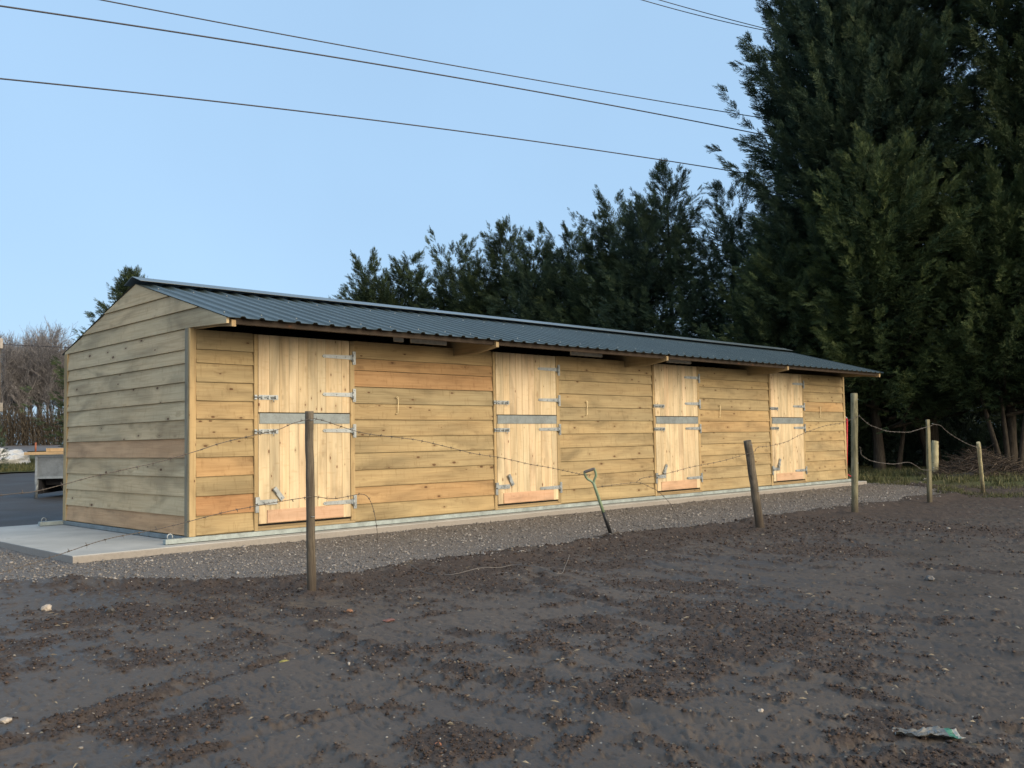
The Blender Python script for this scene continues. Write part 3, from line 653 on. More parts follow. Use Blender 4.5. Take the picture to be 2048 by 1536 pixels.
# eave beam, rafters
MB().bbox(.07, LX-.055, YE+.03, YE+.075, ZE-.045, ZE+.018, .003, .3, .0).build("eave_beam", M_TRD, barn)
MB().bbox(-.0, LX+.0, -.30, -.25, ZE+.06, ZE+.15, .003, .3, .12).build("purlin", M_TRX, barn)
MB().bbox(-.0, LX+.0, .62, .67, ZE+.31, ZE+.40, .003, .3, .12).build("purlin", M_TRX, barn)
MB().bbox(.0, LX, YR-.025, YR+.025, ZR-.12, ZR-.01, .003, .3, .12).build("purlin", M_TRX, barn)
MB().bbox(.0, LX, 2.6, 2.65, ZE+.2, ZE+.28, .003, .3, .12).build("purlin", M_TRX, barn)
for x in (.045, 3.70, 7.33, 11.0, LX-.03):
    vs = []; slim = x < 1 or x > 14
    for xx in (x-.024, x+.024):
        vs += [(xx, YE-.012, ZE-.075), (xx, YE-.012, ZE-.01), (xx, YR, ZR-.02), (xx, YR, ZR-.14), (xx, .05, 2.20 if slim else 2.10), (xx, -.50, 2.185 if slim else 2.10)]
    MB().add(vs, [(0, 1, 2, 3, 4, 5), (11, 10, 9, 8, 7, 6)]+[(i, i+6, (i+1) % 6+6, (i+1) % 6) for i in range(6)], random.random(), .72).build("rafter", M_TRY, barn)
    vs = []
    for xx in (x-.024, x+.024): vs += [(xx, D-.0, ZE-.1), (xx, D+.02, ZE+.0), (xx, YR, ZR-.02), (xx, YR, ZR-.13)]
    MB().add(vs, [(0, 3, 2, 1), (4, 5, 6, 7)]+[(i, (i+1) % 4, (i+1) % 4+4, i+4) for i in range(4)], random.random(), .5).build("rafter", M_TRY, barn)
for i in range(3):
    x = (3.70, 7.33, 11.0)[i]; MB().box(x-.02, x+.02, .05, D-.05, .0, 2.1).build("partition", M_TRY, barn)
GAP_LIGHT = [(.36, .99, 2.255, 2.28), (2.46, 2.6, 2.19, 2.26), (2.72, 3.3, 2.19, 2.26), (5.69, 6.4, 2.19, 2.26), (8.04, 8.72, 2.19, 2.25)]  # added pale boards: sky-lit patches under the canopy put into their grey colour
M_GAPL = plain("gap_light_grey", (.42, .41, .38), .7)
for a, b, z0, z1 in GAP_LIGHT:
    MB().box(a, b, -.325, -.302, z0, z1).build("gap_light_board", M_GAPL, barn)
# skids: galvanised channels with towing eyes
def skid(y0, y1, x0, x1):
    mb = MB(); mb.bbox(x0, x1, y0, y1, -.052, -.001, .003); o = mb.build("skid_rail", M_SKID, barn)
    for xe in (x0+.06, x1-.06):
        e = MB(); ym = (y0+y1)/2; pts = [(xe+.028*math.cos(t), ym, .0+.02+.03*math.sin(t)) for t in np.linspace(-.6, math.pi+.6, 12)]
        e.tube(pts, .007, 6); e.build("towing_eye", M_GALV, o)
    return o
skid(-.070, -.002, -.30, LX+.30); skid(D+.01, D+.08, -.32, LX+.30)
MB().bbox(-.030, .03, .005, D, -.052, -.002, .003).build("end_rail", M_GALVD, barn)
MB().bbox(LX-.03, LX+.03, .005, D, -.052, -.002, .003).build("end_rail", M_GALVD, barn)
# ================================================================== FENCE POSTS AND WIRE
def postmat(name, cols):
    q = NM(name, .85, 0, .25); v = q.coord('Object'); n = q.noise(q.mapv(v, (16, 16, 1.6)), 1, 5, .7, 1.5); n2 = q.noise(v, 7, 4, .6)
    c = q.ramp(n, [(.3, cols[0]), (.5, cols[1]), (.72, cols[2])]); c = q.mix(q.ramp(n2, [(.45, 0), (.7, .5)]), c, cols[0])
    sx = q.n('ShaderNodeSeparateXYZ'); q.L(v, sx.inputs[0]); zz = q.math('ADD', sx.outputs[2], q.math('MULTIPLY', n2, .2))
    c = q.mix(q.ramp(zz, [(.17, .75), (.42, 0)]), c, (.05, .04, .032)); q.col(c); q.bump(n, .6, .01); return q.m
M_POST = postmat("weathered_post", [(.055, .045, .034), (.13, .112, .085), (.25, .22, .17)])
M_POSTG = postmat("green_post", [(.08, .08, .05), (.20, .19, .12), (.32, .30, .20)])
M_POSTL = postmat("pale_stake", [(.22, .21, .13), (.42, .39, .24), (.56, .52, .34)])
def fpost(base, top, r0, r1, mat, label, half=False):
    b = Vector(base); t = Vector(top)-b
    e = empty("fence_post", b, label, "fence post", "posts of the barbed wire fence")
    mb = MB(); n = 14; pts = [Vector((0, 0, -.12))*1.0]+[t*(i/n)+Vector((random.uniform(-1, 1), random.uniform(-1, 1), 0))*r0*.06 for i in range(0, n+1)]
    rad = [r0]+[r0+(r1-r0)*i/n+random.uniform(-.03, .03)*r0 for i in range(n+1)]
    nn = 14; mb.tube(pts, rad, nn, .5, .5, True, .035)
    if half:  # a half-round post: flatten one side
        mb.v = [(x, y if y > -r0*.25 else -r0*.25-(0 if z < .3*t.z else .0), z) for x, y, z in mb.v]
    o = mb.build("shaft", mat, e)
    for hz in (.95, .42):
        st = MB(); p = t*min(hz, .96)+Vector((0, -r0*.98, 0)); st.tube([p+Vector((-.012, .01, 0)), p+Vector((-.012, -.008, 0)), p+Vector((.012, -.008, 0)), p+Vector((.012, .01, 0))], .0025, 5); st.build("staple", M_GALV, e)
    return e
fpost((-.79, -3.58, -.13), (-.787, -3.55, 1.19), .033, .030, M_POST, "nearest round fence post, weathered brown, standing in front of the first stable door")
fpost((5.33, -3.57, -.13), (5.152, -3.55, .901), .050, .046, M_POST, "fence post leaning left, behind and to the right of the garden fork")
fpost((7.70, -3.60, -.13), (7.93, -3.55, 1.516), .044, .046, M_POSTG, "tallest fence post, greenish round wood, near the far end of the stables")
fpost((10.42, -3.53, -.13), (10.45, -3.55, 1.164), .052, .050, M_POSTG, "split fence post with a yellow green edge beside the brush heap", True)
fpost((13.2, -3.35, -.13), (12.65, -3.5, .774), .035, .033, M_POSTL, "thin pale square stake, rightmost of the fence posts")
e = fpost((18.93, -.26, -.13), (19.04, -.26, .76), .09, .08, M_POSTL, "short stout pale post standing at the left of the brush heap")
M_WIRE = galv("barbed_wire_steel", (.12, .105, .09), .6, .4); M_WIREL = galv("bright_wire", (.19, .18, .17), .6, .4)
def smooth_path(P, sub=6):
    P = [Vector(p) for p in P]; out = []
    for i in range(len(P)-1):
        p0, p1, p2, p3 = P[max(i-1, 0)], P[i], P[i+1], P[min(i+2, len(P)-1)]
        for k in range(sub):
            t = k/sub; out.append(.5*((2*p1)+(p2-p0)*t+(2*p0-5*p1+4*p2-p3)*t*t+(3*p1-p0-3*p2+p3)*t**3))
    out.append(P[-1]); return out
def barbed(P, label, r=.0017, barb=.11, mat=None):
    q = smooth_path(P); org = q[0].copy(); q = [p-org for p in q]
    e = empty("barbed_wire", org, label, "wire", "strands of the slack barbed wire fence")
    L = [0]; 
    for a, b in zip(q[:-1], q[1:]): L.append(L[-1]+(b-a).length)
    def at(s):
        i = min(max(np.searchsorted(L, s)-1, 0), len(q)-2); t = (s-L[i])/max(L[i+1]-L[i], 1e-6); return q[i].lerp(q[i+1], t), (q[i+1]-q[i]).normalized()
    mb = MB(); n = max(int(L[-1]/.012), 8)
    for ph in (0, math.pi):     # two twisted strands
        pts = []
        for i in range(n+1):
            s = L[-1]*i/n; p, T_ = at(s); N = T_.orthogonal().normalized(); B = T_.cross(N); a = ph+s*150
            pts.append(p+(N*math.cos(a)+B*math.sin(a))*r*.9)
        mb.tube(pts, r, 5)
    mb.build("strands", mat or M_WIRE, e)
    s = barb*.5
    while s < L[-1]:
        p, T_ = at(s); bb = MB()
        for k in range(4):
            d = (T_.orthogonal().normalized()); a = random.uniform(0, 6.28); d = (Matrix.Rotation(a, 3, T_) @ d)+T_*random.uniform(-.4, .4)
            bb.tube([p-d*.004, p+d*.019], [r*.9, r*.4], 4)
        bb.tube([p-T_*.007, p+T_*.007], r*2.4, 6); bb.build("barb", mat or M_WIRE, e); s += barb*random.uniform(.9, 1.1)
    return e
Yf = -3.63
W1 = [(-4.2, Yf, .6), (-3.4, Yf, .64), (-2.84, -3.6, .69), (-2.68, -3.6, .70), (-2.49, -3.6, .74), (-2.34, -3.6, .775), (-2.1, -3.6, .82), (-1.94, -3.6, .85), (-1.7, -3.6, .91), (-1.49, -3.6, .97), (-1.24, -3.6, 1.02), (-1.07, -3.6, 1.055), (-.95, -3.6, 1.1), (-.80, -3.6, 1.135)]
W2 = [(-.78, -3.6, 1.135), (-.62, -3.5, 1.12), (-.37, -3.45, 1.06), (-.14, -3.4, 1.02), (.32, -3.4, .97), (.64, -3.4, .91), (.98, -3.4, .84), (1.28, -3.4, .8), (1.79, -3.3, .72), (2.14, -3.2, .68), (2.75, -3.0, .60), (3.15, -2.84, .56)]
W3 = [(-3.6, -3.6, .12), (-2.9, -3.6, .24), (-2.54, -3.6, .32), (-2.25, -3.6, .39), (-1.9, -3.6, .43), (-1.49, -3.6, .5), (-1.24, -3.6, .53), (-1.05, -3.6, .55), (-.80, -3.6, .57)]
W4 = [(-.78, -3.6, .57), (-.56, -3.52, .54), (-.4, -3.5, .55), (-.3, -3.5, .56), (-.23, -3.5, .53), (-.18, -3.5, .43), (-.15, -3.5, .28), (-.13, -3.48, .17)]
W5 = [(3.1, -2.98, .44), (2.66+.55, -3.05, .455), (3.5, -3.2, .475), (3.66, -3.22, .43), (3.85, -3.22, .36), (4.05, -3.22, .22), (4.2, -3.22, .05)]
W6 = [(3.35, -3.3, .485), (3.4, -3.35, .53), (3.55, -3.42, .55), (3.8, -3.45, .58), (4.12, -3.45, .62), (4.72, -3.5, .68), (5.17, -3.62, .77)]
W7 = [(5.19, -3.62, .77), (5.33, -3.58, .82), (5.65, -3.55, .83), (6.07, -3.55, .88), (6.45, -3.55, .97), (7.05, -3.55, 1.07), (7.48, -3.57, 1.11), (7.88, -3.62, 1.2)]
W8 = [(7.9, -3.62, 1.2), (8.0, -3.58, 1.2), (8.34, -3.55, 1.09), (8.61, -3.55, 1.04), (8.94, -3.55, .99), (9.63, -3.55, .97), (9.86, -3.55, .99), (10.09, -3.56, 1.02), (10.44, -3.6, 1.07)]
W9 = [(10.44, -3.6, 1.09), (10.87, -3.56, 1.07), (11.07, -3.55, 1.0), (11.48, -3.55, .88), (12.01, -3.55, .76), (12.69, -3.53, .66)]
W10 = [(7.86, -3.63, .78), (8.06, -3.55, .73), (8.09, -3.55, .66), (8.41, -3.55, .57), (9.06, -3.55, .51), (9.58, -3.55, .52), (9.85, -3.55, .47), (10.12, -3.55, .39), (10.43, -3.59, .38)]
barbed(W1, "upper barbed wire running from the nearest post across the gable to the left edge")
barbed(W2, "long barbed wire sagging from the nearest post to the garden fork")
barbed(W3, "lower barbed wire from the nearest post down over the concrete slab")
barbed(W4, "short cut wire end curling down just right of the nearest post")
barbed(W5, "loose barbed wire drooping to the gravel right of the garden fork")
barbed(W6, "barbed wire rising from the loose tangle to the leaning post")
barbed(W7, "barbed wire rising from the leaning post to the tallest post")
barbed(W8, "upper slack wire between the tallest post and the split post", .0020, .16, M_WIREL)
barbed(W9, "wire falling from the split post to the thin pale stake", .0020, .16, M_WIREL)
barbed(W10, "lower slack wire between the tallest post and the split post", .0020, .16, M_WIREL)
def plainwire(P, label, r=.0022, name="loose_wire", mat=None, cat="wire", group=None):
    q = smooth_path(P); mb = MB(); mb.tube(q, r, 6); return tag(mb.build(name, mat or M_WIREL), label, cat, group)
def fz(x, y): z, _ = field_h(np.array([float(x)]), np.array([float(y)])); return float(z[0])
WG = [(.53, -3.01), (.39, -3.42), (.42, -3.69), (.67, -3.78), (.98, -3.69), (1.17, -3.68), (1.07, -4.05), (1.03, -4.33), (1.44, -4.02), (1.84, -3.71)]
plainwire([(x, y, max(fz(x, y)+.012, -.125)+(.03 if i in (3, 6, 9) else 0)) for i, (x, y) in enumerate(WG)], "thin pale wire lying in loops on the mud at the gravel edge", .0028)
# ================================================================== GARDEN FORK
fk = empty("garden_fork", (3.46, -2.85, -.12), "garden fork with green handle and black lower shaft stuck in the soil bank", "fork")
B = Vector((0, 0, .03)); Tt = Vector((-.30, .02, .71)); ax = (Tt-B).normalized(); side = Vector((.71, -.70, .25)); side = (side-ax*side.dot(ax)).normalized()
M_GRN = plain("faded_green_plastic", (.21, .29, .185), .45, 0, .12, 6); M_BLK = plain("black_plastic", (.02, .022, .025), .4)
L_ = (Tt-B).length; y0_ = B+ax*(L_*.86)
MB().tube([B+ax*L_*.36, B+ax*L_*.5, B+ax*L_*.7, y0_], [.017, .0175, .016, .016], 12).build("green_shaft", M_GRN, fk)
MB().tube([B-ax*.02, B+ax*L_*.2, B+ax*L_*.362], [.019, .021, .0215], 12).build("lower_shaft", M_BLK, fk)
mb = MB()
for sg in (-1, 1):
    mb.tube(smooth_path([y0_-ax*.03, y0_+ax*.01+side*sg*.018, y0_+ax*.05+side*sg*.050, y0_+ax*.10+side*sg*.058, y0_+ax*.135+side*sg*.055]), [.013]*25, 8)
mb.build("handle_yoke", M_GRN, fk)
g_ = y0_+ax*.13; MB().tube([g_-side*.062, g_-side*.045, g_+side*.045, g_+side*.062], [.012, .0165, .0165, .012], 10).build("grip", plain("grey_grip", (.10, .095, .09), .5), fk)
mb = MB()
mb.tube([B-ax*.0-side*.085, B-ax*.012, B+side*.085], .010, 8)
for t in (-.085, -.03, .03, .085): mb.tube([B+side*t, B+side*t-ax*.06, B+side*t-ax*.17], [.009, .009, .005], 6)
mb.build("tines", plain("muddy_steel", (.06, .052, .045), .7), fk)
# ================================================================== RED FRAME beside the barn end
M_RED = plain("red_paint", (.50, .035, .045), .4); rf = empty("red_hurdle", (15.57, .35, -.1), "red tubular steel frame leaning behind the far end of the stables", "frame")
mb = MB(); mb.tube([(-.06, -.02, .03), (0.02, -.05, 1.40)], .02, 8); mb.build("upright", M_RED, rf)
mb = MB(); mb.tube([(-.06, .85, .03), (0.02, .82, 1.40)], .02, 8); mb.build("upright", M_RED, rf)
mb = MB(); mb.tube([(.02, -.05, 1.40), (.02, .82, 1.40)], .02, 8); mb.build("rail", M_RED, rf)
for z in (.35, .7, 1.05):
    mb = MB(); k = z/1.4; mb.tube([(-.06+.08*k, -.02, z), (-.06+.08*k, .84, z)], .012, 6); mb.build("rail", M_GALV, rf)
mb = MB(); mb.tube([(-.05, -.02, .18), (.15, -.12, .06), (.22, -.14, .05)], .015, 6); mb.build("foot", M_RED, rf)
mb = MB(); mb.tube(smooth_path([(0.02, -.05, 1.42), (.02, .1, 1.52), (.02, .4, 1.56), (.02, .8, 1.5)]), .014, 6); mb.build("hoop", plain("white_hose", (.5, .5, .5), .5), rf)
# ================================================================== THINGS LYING ON THE FIELD
def lump(name, x, y, s, mat, label, cat, flat=.6, sx=1, n=2, rz=0, jit=.25):
    import bmesh
    bm = bmesh.new(); bmesh.ops.create_icosphere(bm, subdivisions=n, radius=1)
    rs = np.random.RandomState(int(abs(x*1000+y*77)) % 9999)
    for v in bm.verts: v.co *= 1+rs.uniform(-jit, jit)*(.6 if n > 2 else 1); v.co.x *= sx*s; v.co.y *= s; v.co.z *= s*flat
    me = bpy.data.meshes.new(name); bm.to_mesh(me); bm.free(); me.materials.append(mat)
    o = bpy.data.objects.new(name, me); COL.objects.link(o); o.location = (x, y, fz(x, y)+s*flat*.45); o.rotation_euler = (0, 0, rz); return tag(o, label, cat)
M_WST = plain("chalky_stone", (.40, .36, .31), .85, 0, .25, 30, .4)
lump("stone", -2.3, -2.68, .033, M_WST, "lumpy cream coloured stone at the far left of the mud below the slab", "stone", .8)
lump("stone", -1.23, -7.49, .011, M_WST, "small white stone lying on the smooth mud at the lower right", "stone", .7)
lump("stone", -2.05, -3.13, .03, plain("dark_flint", (.05, .05, .05), .5, 0, .5, 40), "black and white flint on the mud left of the nearest post", "stone", .8)
lump("stone", -3.31, -5.3, .024, M_WST, "pale flat stone at the left edge of the field", "stone", .5)
lump("stone", 2.65, -6.6, .035, plain("grey_flint", (.12, .12, .12), .5, 0, .6, 40), "grey broken flint alone on the mud at the far right", "stone", .7)
lump("brick_fragment", -1.05, -4.43, .022, plain("orange_clay", (.26, .13, .07), .85, 0, .2, 30), "small orange brick fragment below the nearest post", "brick", .6)
lump("tile_fragment", -1.0, -4.78, .030, plain("red_clay", (.19, .09, .075), .85, 0, .2, 30), "flat dull red tile fragment right of the orange brick fragment", "tile", .25, 1.4)
lump("dead_leaf", -2.02, -5.27, .018, plain("yellow_leaf", (.28, .25, .07), .8, 0, .2, 30), "curled yellow leaf on the ridge of the wheel rut", "leaf", .35, 1.3)
lump("brick_fragment", -2.35, -6.86, .014, plain("red_clay_b", (.24, .10, .055), .85, 0, .3, 30), "little reddish brick fragment at the bottom middle of the field", "brick", .6)
# crumpled plastic wrapper
def wrapper():
    nx, ny = 46, 26; X, Y = np.meshgrid(np.linspace(-.13, .13, nx), np.linspace(-.055, .055, ny))
    z = .018*np.abs(fbm(X*38, Y*60, 3, 3)-.5)*2+.012*fbm(X*15, Y*25, 2, 6)+.012*sstep(.03, .055, np.abs(Y))
    Yw = Y*(.6+.5*sstep(-.13, .1, X))+.012*np.sin(X*40); V = np.stack([X, Yw, z], -1).reshape(-1, 3)
    i, j = np.meshgrid(np.arange(ny-1), np.arange(nx-1), indexing='ij'); F = np.stack([i*nx+j, i*nx+j+1, (i+1)*nx+j+1, (i+1)*nx+j], -1).reshape(-1, 4)
    q = NM("muddy_clear_plastic", .18, 0, .8); v = q.coord('Object'); sx = q.n('ShaderNodeSeparateXYZ'); q.L(v, sx.inputs[0])
    c = q.mix(q.noise(v, 30, 4, .6), (.05, .05, .045), (.20, .205, .19)); c = q.mix(q.math('GREATER_THAN', sx.outputs[0], .083), c, (.05, .19, .12)); c = q.mix(q.math('GREATER_THAN', sx.outputs[0], .112), c, (.34, .34, .30))
    q.col(c); o = mesh_np("plastic_wrapper", V, F, q.m, smooth=True); sm = o.modifiers.new("s", 'SOLIDIFY'); sm.thickness = .0012
    o.location = (-1.10, -8.08, fz(-1.10, -8.08)+.004); o.rotation_euler = (0, 0, math.radians(-52)); o.scale = (.85, .85, .8); return o
tag(wrapper(), "crumpled clear plastic wrapper with a green end in the mud at the lower right", "litter")
# straw and twigs
M_STR = stonemat("straw", [(0, (.12, .10, .07)), (.6, (.25, .21, .15)), (1, (.42, .37, .27))])
k = 420; a = RS.uniform(math.radians(90)-ya-.6, math.radians(90)-ya+.6, k); rr = 2.5*(11/2.5)**RS.uniform(0, 1, k); x = cx+rr*np.cos(a); y = cy+rr*np.sin(a); z, c = field_h(x, y)
ok = gravel_in(x, y) < .2; x, y, z, rr = x[ok], y[ok], z[ok], rr[ok]; V = []; F = []; r_ = []
for i in range(len(x)):
    L = random.uniform(.005, .022)*(.6+.08*rr[i]); t = random.uniform(0, 6.28); dx, dy = math.cos(t)*L, math.sin(t)*L; w_ = .0004+.00018*rr[i]; px, py = -math.sin(t)*w_, math.cos(t)*w_
    b = len(V); V += [(x[i]-dx-px, y[i]-dy-py, z[i]+.004), (x[i]+dx-px, y[i]+dy-py, z[i]+.010), (x[i]+dx+px, y[i]+dy+py, z[i]+.010), (x[i]-dx+px, y[i]-dy+py, z[i]+.004), (x[i], y[i], z[i]+.012+w_*2)]
    F += [(b, b+1, b+4), (b+1, b+2, b+4), (b+2, b+3, b+4), (b+3, b, b+4)]; r_ += [random.random()]*4
tag(mesh_np("straw_bits", V, F, M_STR, fattr={'rnd': r_}), "bits of straw and thin twigs strewn over the mud", "straw", kind="stuff")
# ================================================================== CABLES
M_CAB = plain("cable_black", (.035, .035, .045), .5)
def cable(a, m, b, r, label, ext=(.25, .18)):
    a, m, b = map(Vector, (a, m, b))
    sag = m-(a+b)/2; pts = []
    for i in range(41):
        t = -ext[0]+(1+ext[0]+ext[1])*i/40; p = a.lerp(b, t); pts.append(p+sag*(4*t*(1-t)))
    plainwire(pts, label, r, "overhead_cable", M_CAB, "cable", "overhead cables crossing the sky")
cable((2.97, 10.4, 10.48), (11.9, 8.6, 10.86+.0), (21.62, 6.08, 11.18), .014, "topmost of the three long overhead cables crossing the sky")
cable((.81, 9.79, 9.45), (10.9, 8.2, 10.25), (21.52, 6.22, 10.7), .017, "middle one of the three long overhead cables crossing the sky")
cable((.86, 9.87, 8.06), (11.0, 8.1, 8.84), (22.02, 5.85, 9.24), .015, "lowest of the three long overhead cables crossing the sky")
cable((19.05, 8.28, 14.94), (21.47, 7.32, 14.76), (23.89, 6.36, 14.69), .014, "left one of the short cable pair at the top beside the tall conifer", (3, .3))
cable((19.45, 7.89, 14.93), (21.67, 7.1, 14.8), (23.88, 6.36, 14.74), .014, "right one of the short cable pair at the top beside the tall conifer", (3, .3))
# ================================================================== CONIFERS
def leafmat(name, stops, rough=.6):
    q = NM(name, rough, 0, .25); n = q.noise(q.coord('Object'), .9, 3, .6)
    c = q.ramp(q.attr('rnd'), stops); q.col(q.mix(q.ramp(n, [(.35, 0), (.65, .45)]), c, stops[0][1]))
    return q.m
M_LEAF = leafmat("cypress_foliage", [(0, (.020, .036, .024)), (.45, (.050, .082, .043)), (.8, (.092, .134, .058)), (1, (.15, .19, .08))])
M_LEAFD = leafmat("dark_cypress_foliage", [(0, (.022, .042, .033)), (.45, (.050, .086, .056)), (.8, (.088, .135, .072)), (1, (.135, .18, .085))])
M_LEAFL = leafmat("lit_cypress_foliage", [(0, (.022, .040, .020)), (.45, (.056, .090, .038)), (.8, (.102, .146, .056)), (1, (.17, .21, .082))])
M_BARK = postmat("conifer_bark", [(.02, .017, .014), (.045, .038, .030), (.10, .088, .07)])
def spray_templates(n=7):
    out = []
    for s in range(n):
        rs = np.random.RandomState(100+s); V = []; F = []
        def tri(a, b, c): i = len(V); V.extend([a, b, c]); F.append((i, i+1, i+2))
        def blade(p, d, L, wd):
            d = d/np.linalg.norm(d); up = rs.normal(0, .55, 3)+np.array([0, 0, 1.]); w2 = np.cross(d, up); w2 /= np.linalg.norm(w2); q = p+d*L
            tri(p-w2*wd*.5, p+w2*wd*.5, q)
        def stem(t): return np.array([t, .10*np.sin(t*2.2+s)*t, .16*t*t-.05*t+.02*math.sin(5*t+s)])
        for i in range(6): a, b = stem(i/6), stem((i+1)/6); blade(a, b-a, np.linalg.norm(b-a)*1.7, .05)
        for i in range(15):
            t = .02+.93*i/15+rs.uniform(-.02, .02); p = stem(t); sg = 1 if i % 2 else -1; L = (.50*(1-t)**.9+.06)*rs.uniform(.45, 1.3)
            d = np.array([.8, sg*rs.uniform(.45, 1.0), rs.uniform(-.42, .42)]); d /= np.linalg.norm(d); blade(p, d, L, .058)
            for j in range(2):
                u = .3+.33*j; q = p+d*L*u; e = d+np.array([.35, -sg*.3 if j % 2 else sg*.9, rs.uniform(-.45, .45)])*.8; blade(q, e, L*rs.uniform(.36, .6), .060)
        V = np.array(V); out.append((V, np.array(F)))
    return out
SPR = spray_templates()
def basis(d, rs):
    d = d/np.linalg.norm(d, axis=1, keepdims=True); up = np.array([[0, 0, 1.]])+rs.normal(0, .45, d.shape); y = np.cross(up, d); y /= np.linalg.norm(y, axis=1, keepdims=True)+1e-9
    z = np.cross(d, y); return np.stack([d, y, z], 1)      # rows
def place(P, Dr, S, R_, rs):
    Vs, Fs, rr = [], [], []; off = 0; idx = rs.randint(0, len(SPR), len(P)); Bm = basis(Dr, rs)
    for t, (tv, tf) in enumerate(SPR):
        m = idx == t; k = m.sum()
        if not k: continue
        v = np.einsum('nj,kji->kni', tv, Bm[m])*S[m][:, None, None]+P[m][:, None]; f = tf[None]+(np.arange(k)*len(tv))[:, None, None]+off
        Vs.append(v.reshape(-1, 3)); Fs.append(f.reshape(-1, 3)); rr.append(np.repeat(R_[m], len(tf))); off += k*len(tv)
    return np.vstack(Vs), np.vstack(Fs), np.concatenate(rr)
def conifer(x, y, H, R, zb, npl, seed, mat, label, nsp=26, ssz=.62, leaders=1, stems=1, power=.75, name="conifer_tree", group="conifers in the row behind the stables", inner=.25, z0=None, wind=(0, 0), rise_a=.26, half=False):
    rs = np.random.RandomState(seed); zg = (-.145+float(rise(x, np.array(y)))) if z0 is None else z0
    e = empty(name, (x, y, zg), label, "tree", group)
    P, Dd, S, Rn = [], [], [], []
    tops = [(0, 0, 1.0)]+[(rs.uniform(-.45, .45)*R, rs.uniform(-.45, .45)*R, rs.uniform(.76, .96)) for _ in range(leaders-1)]
    for i in range(npl):
        ox, oy, hf = tops[i % len(tops)]; Hh = H*hf
        t = ((i+.5)/npl)**.85*rs.uniform(.92, 1.04); t = min(t, .985); h = zb+(Hh-zb)*t
        az = i*2.39996+rs.uniform(-.5, .5)
        if npl > 300 and math.cos(az-.75) > .2 and rs.uniform() < .6: continue      # thinner on the far side of the tall ones
        rad = R*(1-t)**power*rs.uniform(.68, 1.18)*(1.32 if rs.uniform() < .12 else 1)+.12; 
        if t < .12: rad *= .8+t*1.6
        el = rise_a*rs.uniform(-.1, 1.5)+.75*t**2
        frac = sstep(0, .6, t); cxp, cyp = ox*frac, oy*frac
        d = np.array([math.cos(az)*math.cos(el), math.sin(az)*math.cos(el), math.sin(el)]); L = rad/max(math.cos(el), .3)
        p0 = np.array([cxp, cyp, h-L*math.sin(el)*.55])
        k = max(int(nsp*1.3*(.45+.75*rad/R)), 9)
        u = inner+(1-inner)*rs.uniform(0, 1, k)**.8; side = rs.normal(0, 1, (k, 3)); side -= (side@d)[:, None]*d[None]; side /= np.linalg.norm(side, axis=1, keepdims=True)
        thick = .42*(1.02-u)[:, None]*min(1, rad/1.2+.25)
        pts = p0+d[None]*(L*u)[:, None]+side*thick*rs.uniform(.05, .95, (k, 1))+np.array([0, 0, 1.])*(u**2.5*L*.24)[:, None]
        dr = d[None]*(.55+.9*u)[:, None]+side*(.95-.45*u)[:, None]+np.array([wind[0], wind[1], -.12+.25*t])+rs.normal(0, .12, (k, 3)); dr[:, 2] *= .55+.45*t*t
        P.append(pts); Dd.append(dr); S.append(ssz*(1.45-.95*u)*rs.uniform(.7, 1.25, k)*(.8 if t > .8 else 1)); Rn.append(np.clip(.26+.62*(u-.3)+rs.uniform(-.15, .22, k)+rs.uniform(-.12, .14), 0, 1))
        tp = p0+d*L+np.array([0, 0, L*.24]); m = 3
        P.append(np.tile(tp-d*.36, (m, 1))+rs.normal(0, .02, (m, 3))); Dd.append(np.tile(d+np.array([wind[0]*1.3, wind[1]*1.3, .35]), (m, 1))+rs.normal(0, .08, (m, 3))); S.append(ssz*rs.uniform(.6, .85, m)); Rn.append(np.clip(rs.uniform(.45, .95, m), 0, 1))
    for ox, oy, hf in tops:     # the leaders' spikes: tiers of short side sprays round a leaning tip
        k = 60; u = np.linspace(0, 1, k); lx, ly = wind[0]*rs.uniform(.8, 2.4), wind[1]*rs.uniform(.5, 2.2); P.append(np.stack([ox+lx*u**2, oy+ly*u**2, H*hf-2.7+2.75*u], -1)); a = rs.uniform(0, 6.28, k)
        Dd.append(np.stack([np.cos(a)+lx, np.sin(a)+ly, .30+1.9*u**3], -1)); S.append(ssz*(1.7-1.3*u)*rs.uniform(.6, 1.25, k)); Rn.append(rs.uniform(.3, .9, k))
    V, F, r = place(np.vstack(P), np.vstack(Dd), np.concatenate(S), np.concatenate(Rn), rs)
    mesh_np("crown", V, F, mat, e, {'rnd': r})
    mb = MB()
    for s in range(stems):
        a = rs.uniform(0, 6.28); b = 0 if stems == 1 else .25; lean = 0 if stems == 1 else rs.uniform(.3, 1.0); top = H*.9 if s == 0 else zb+rs.uniform(.8, 2.2)
        p = [(math.cos(a)*(b+lean*t**1.3*1.3)+.1*math.sin(3*t+s), math.sin(a)*(b+lean*t**1.3*1.3), -.15+(top+.15)*t) for t in np.linspace(0, 1, 9)]
        r0 = (.07+.006*H)*(1 if s == 0 else .6); mb.tube(p, [r0*(1.25-1.1*t) if i else r0*1.5 for i, t in enumerate(np.linspace(0, 1, 9))], 9, .5, .5, False, .08)
    for s in range(12):
        a = rs.uniform(0, 6.28); h = zb+rs.uniform(-.2, 1)*1.6; L = R*rs.uniform(.4, .8); mb.tube([(0, 0, h), (math.cos(a)*L*.5, math.sin(a)*L*.5, h+.1*L), (math.cos(a)*L, math.sin(a)*L, h+.4*L)], [.05, .035, .012], 5, .5, .5, False)
    mb.build("trunk", M_BARK, e); return e
WD = (-.25, .1)
conifer(19.8, 25.4, 7.04, 3.0, .4, 182, 1, M_LEAF, "farthest and lowest conifer of the row, just showing over the ridge", ssz=0.42, leaders=3, wind=WD, power=.5)
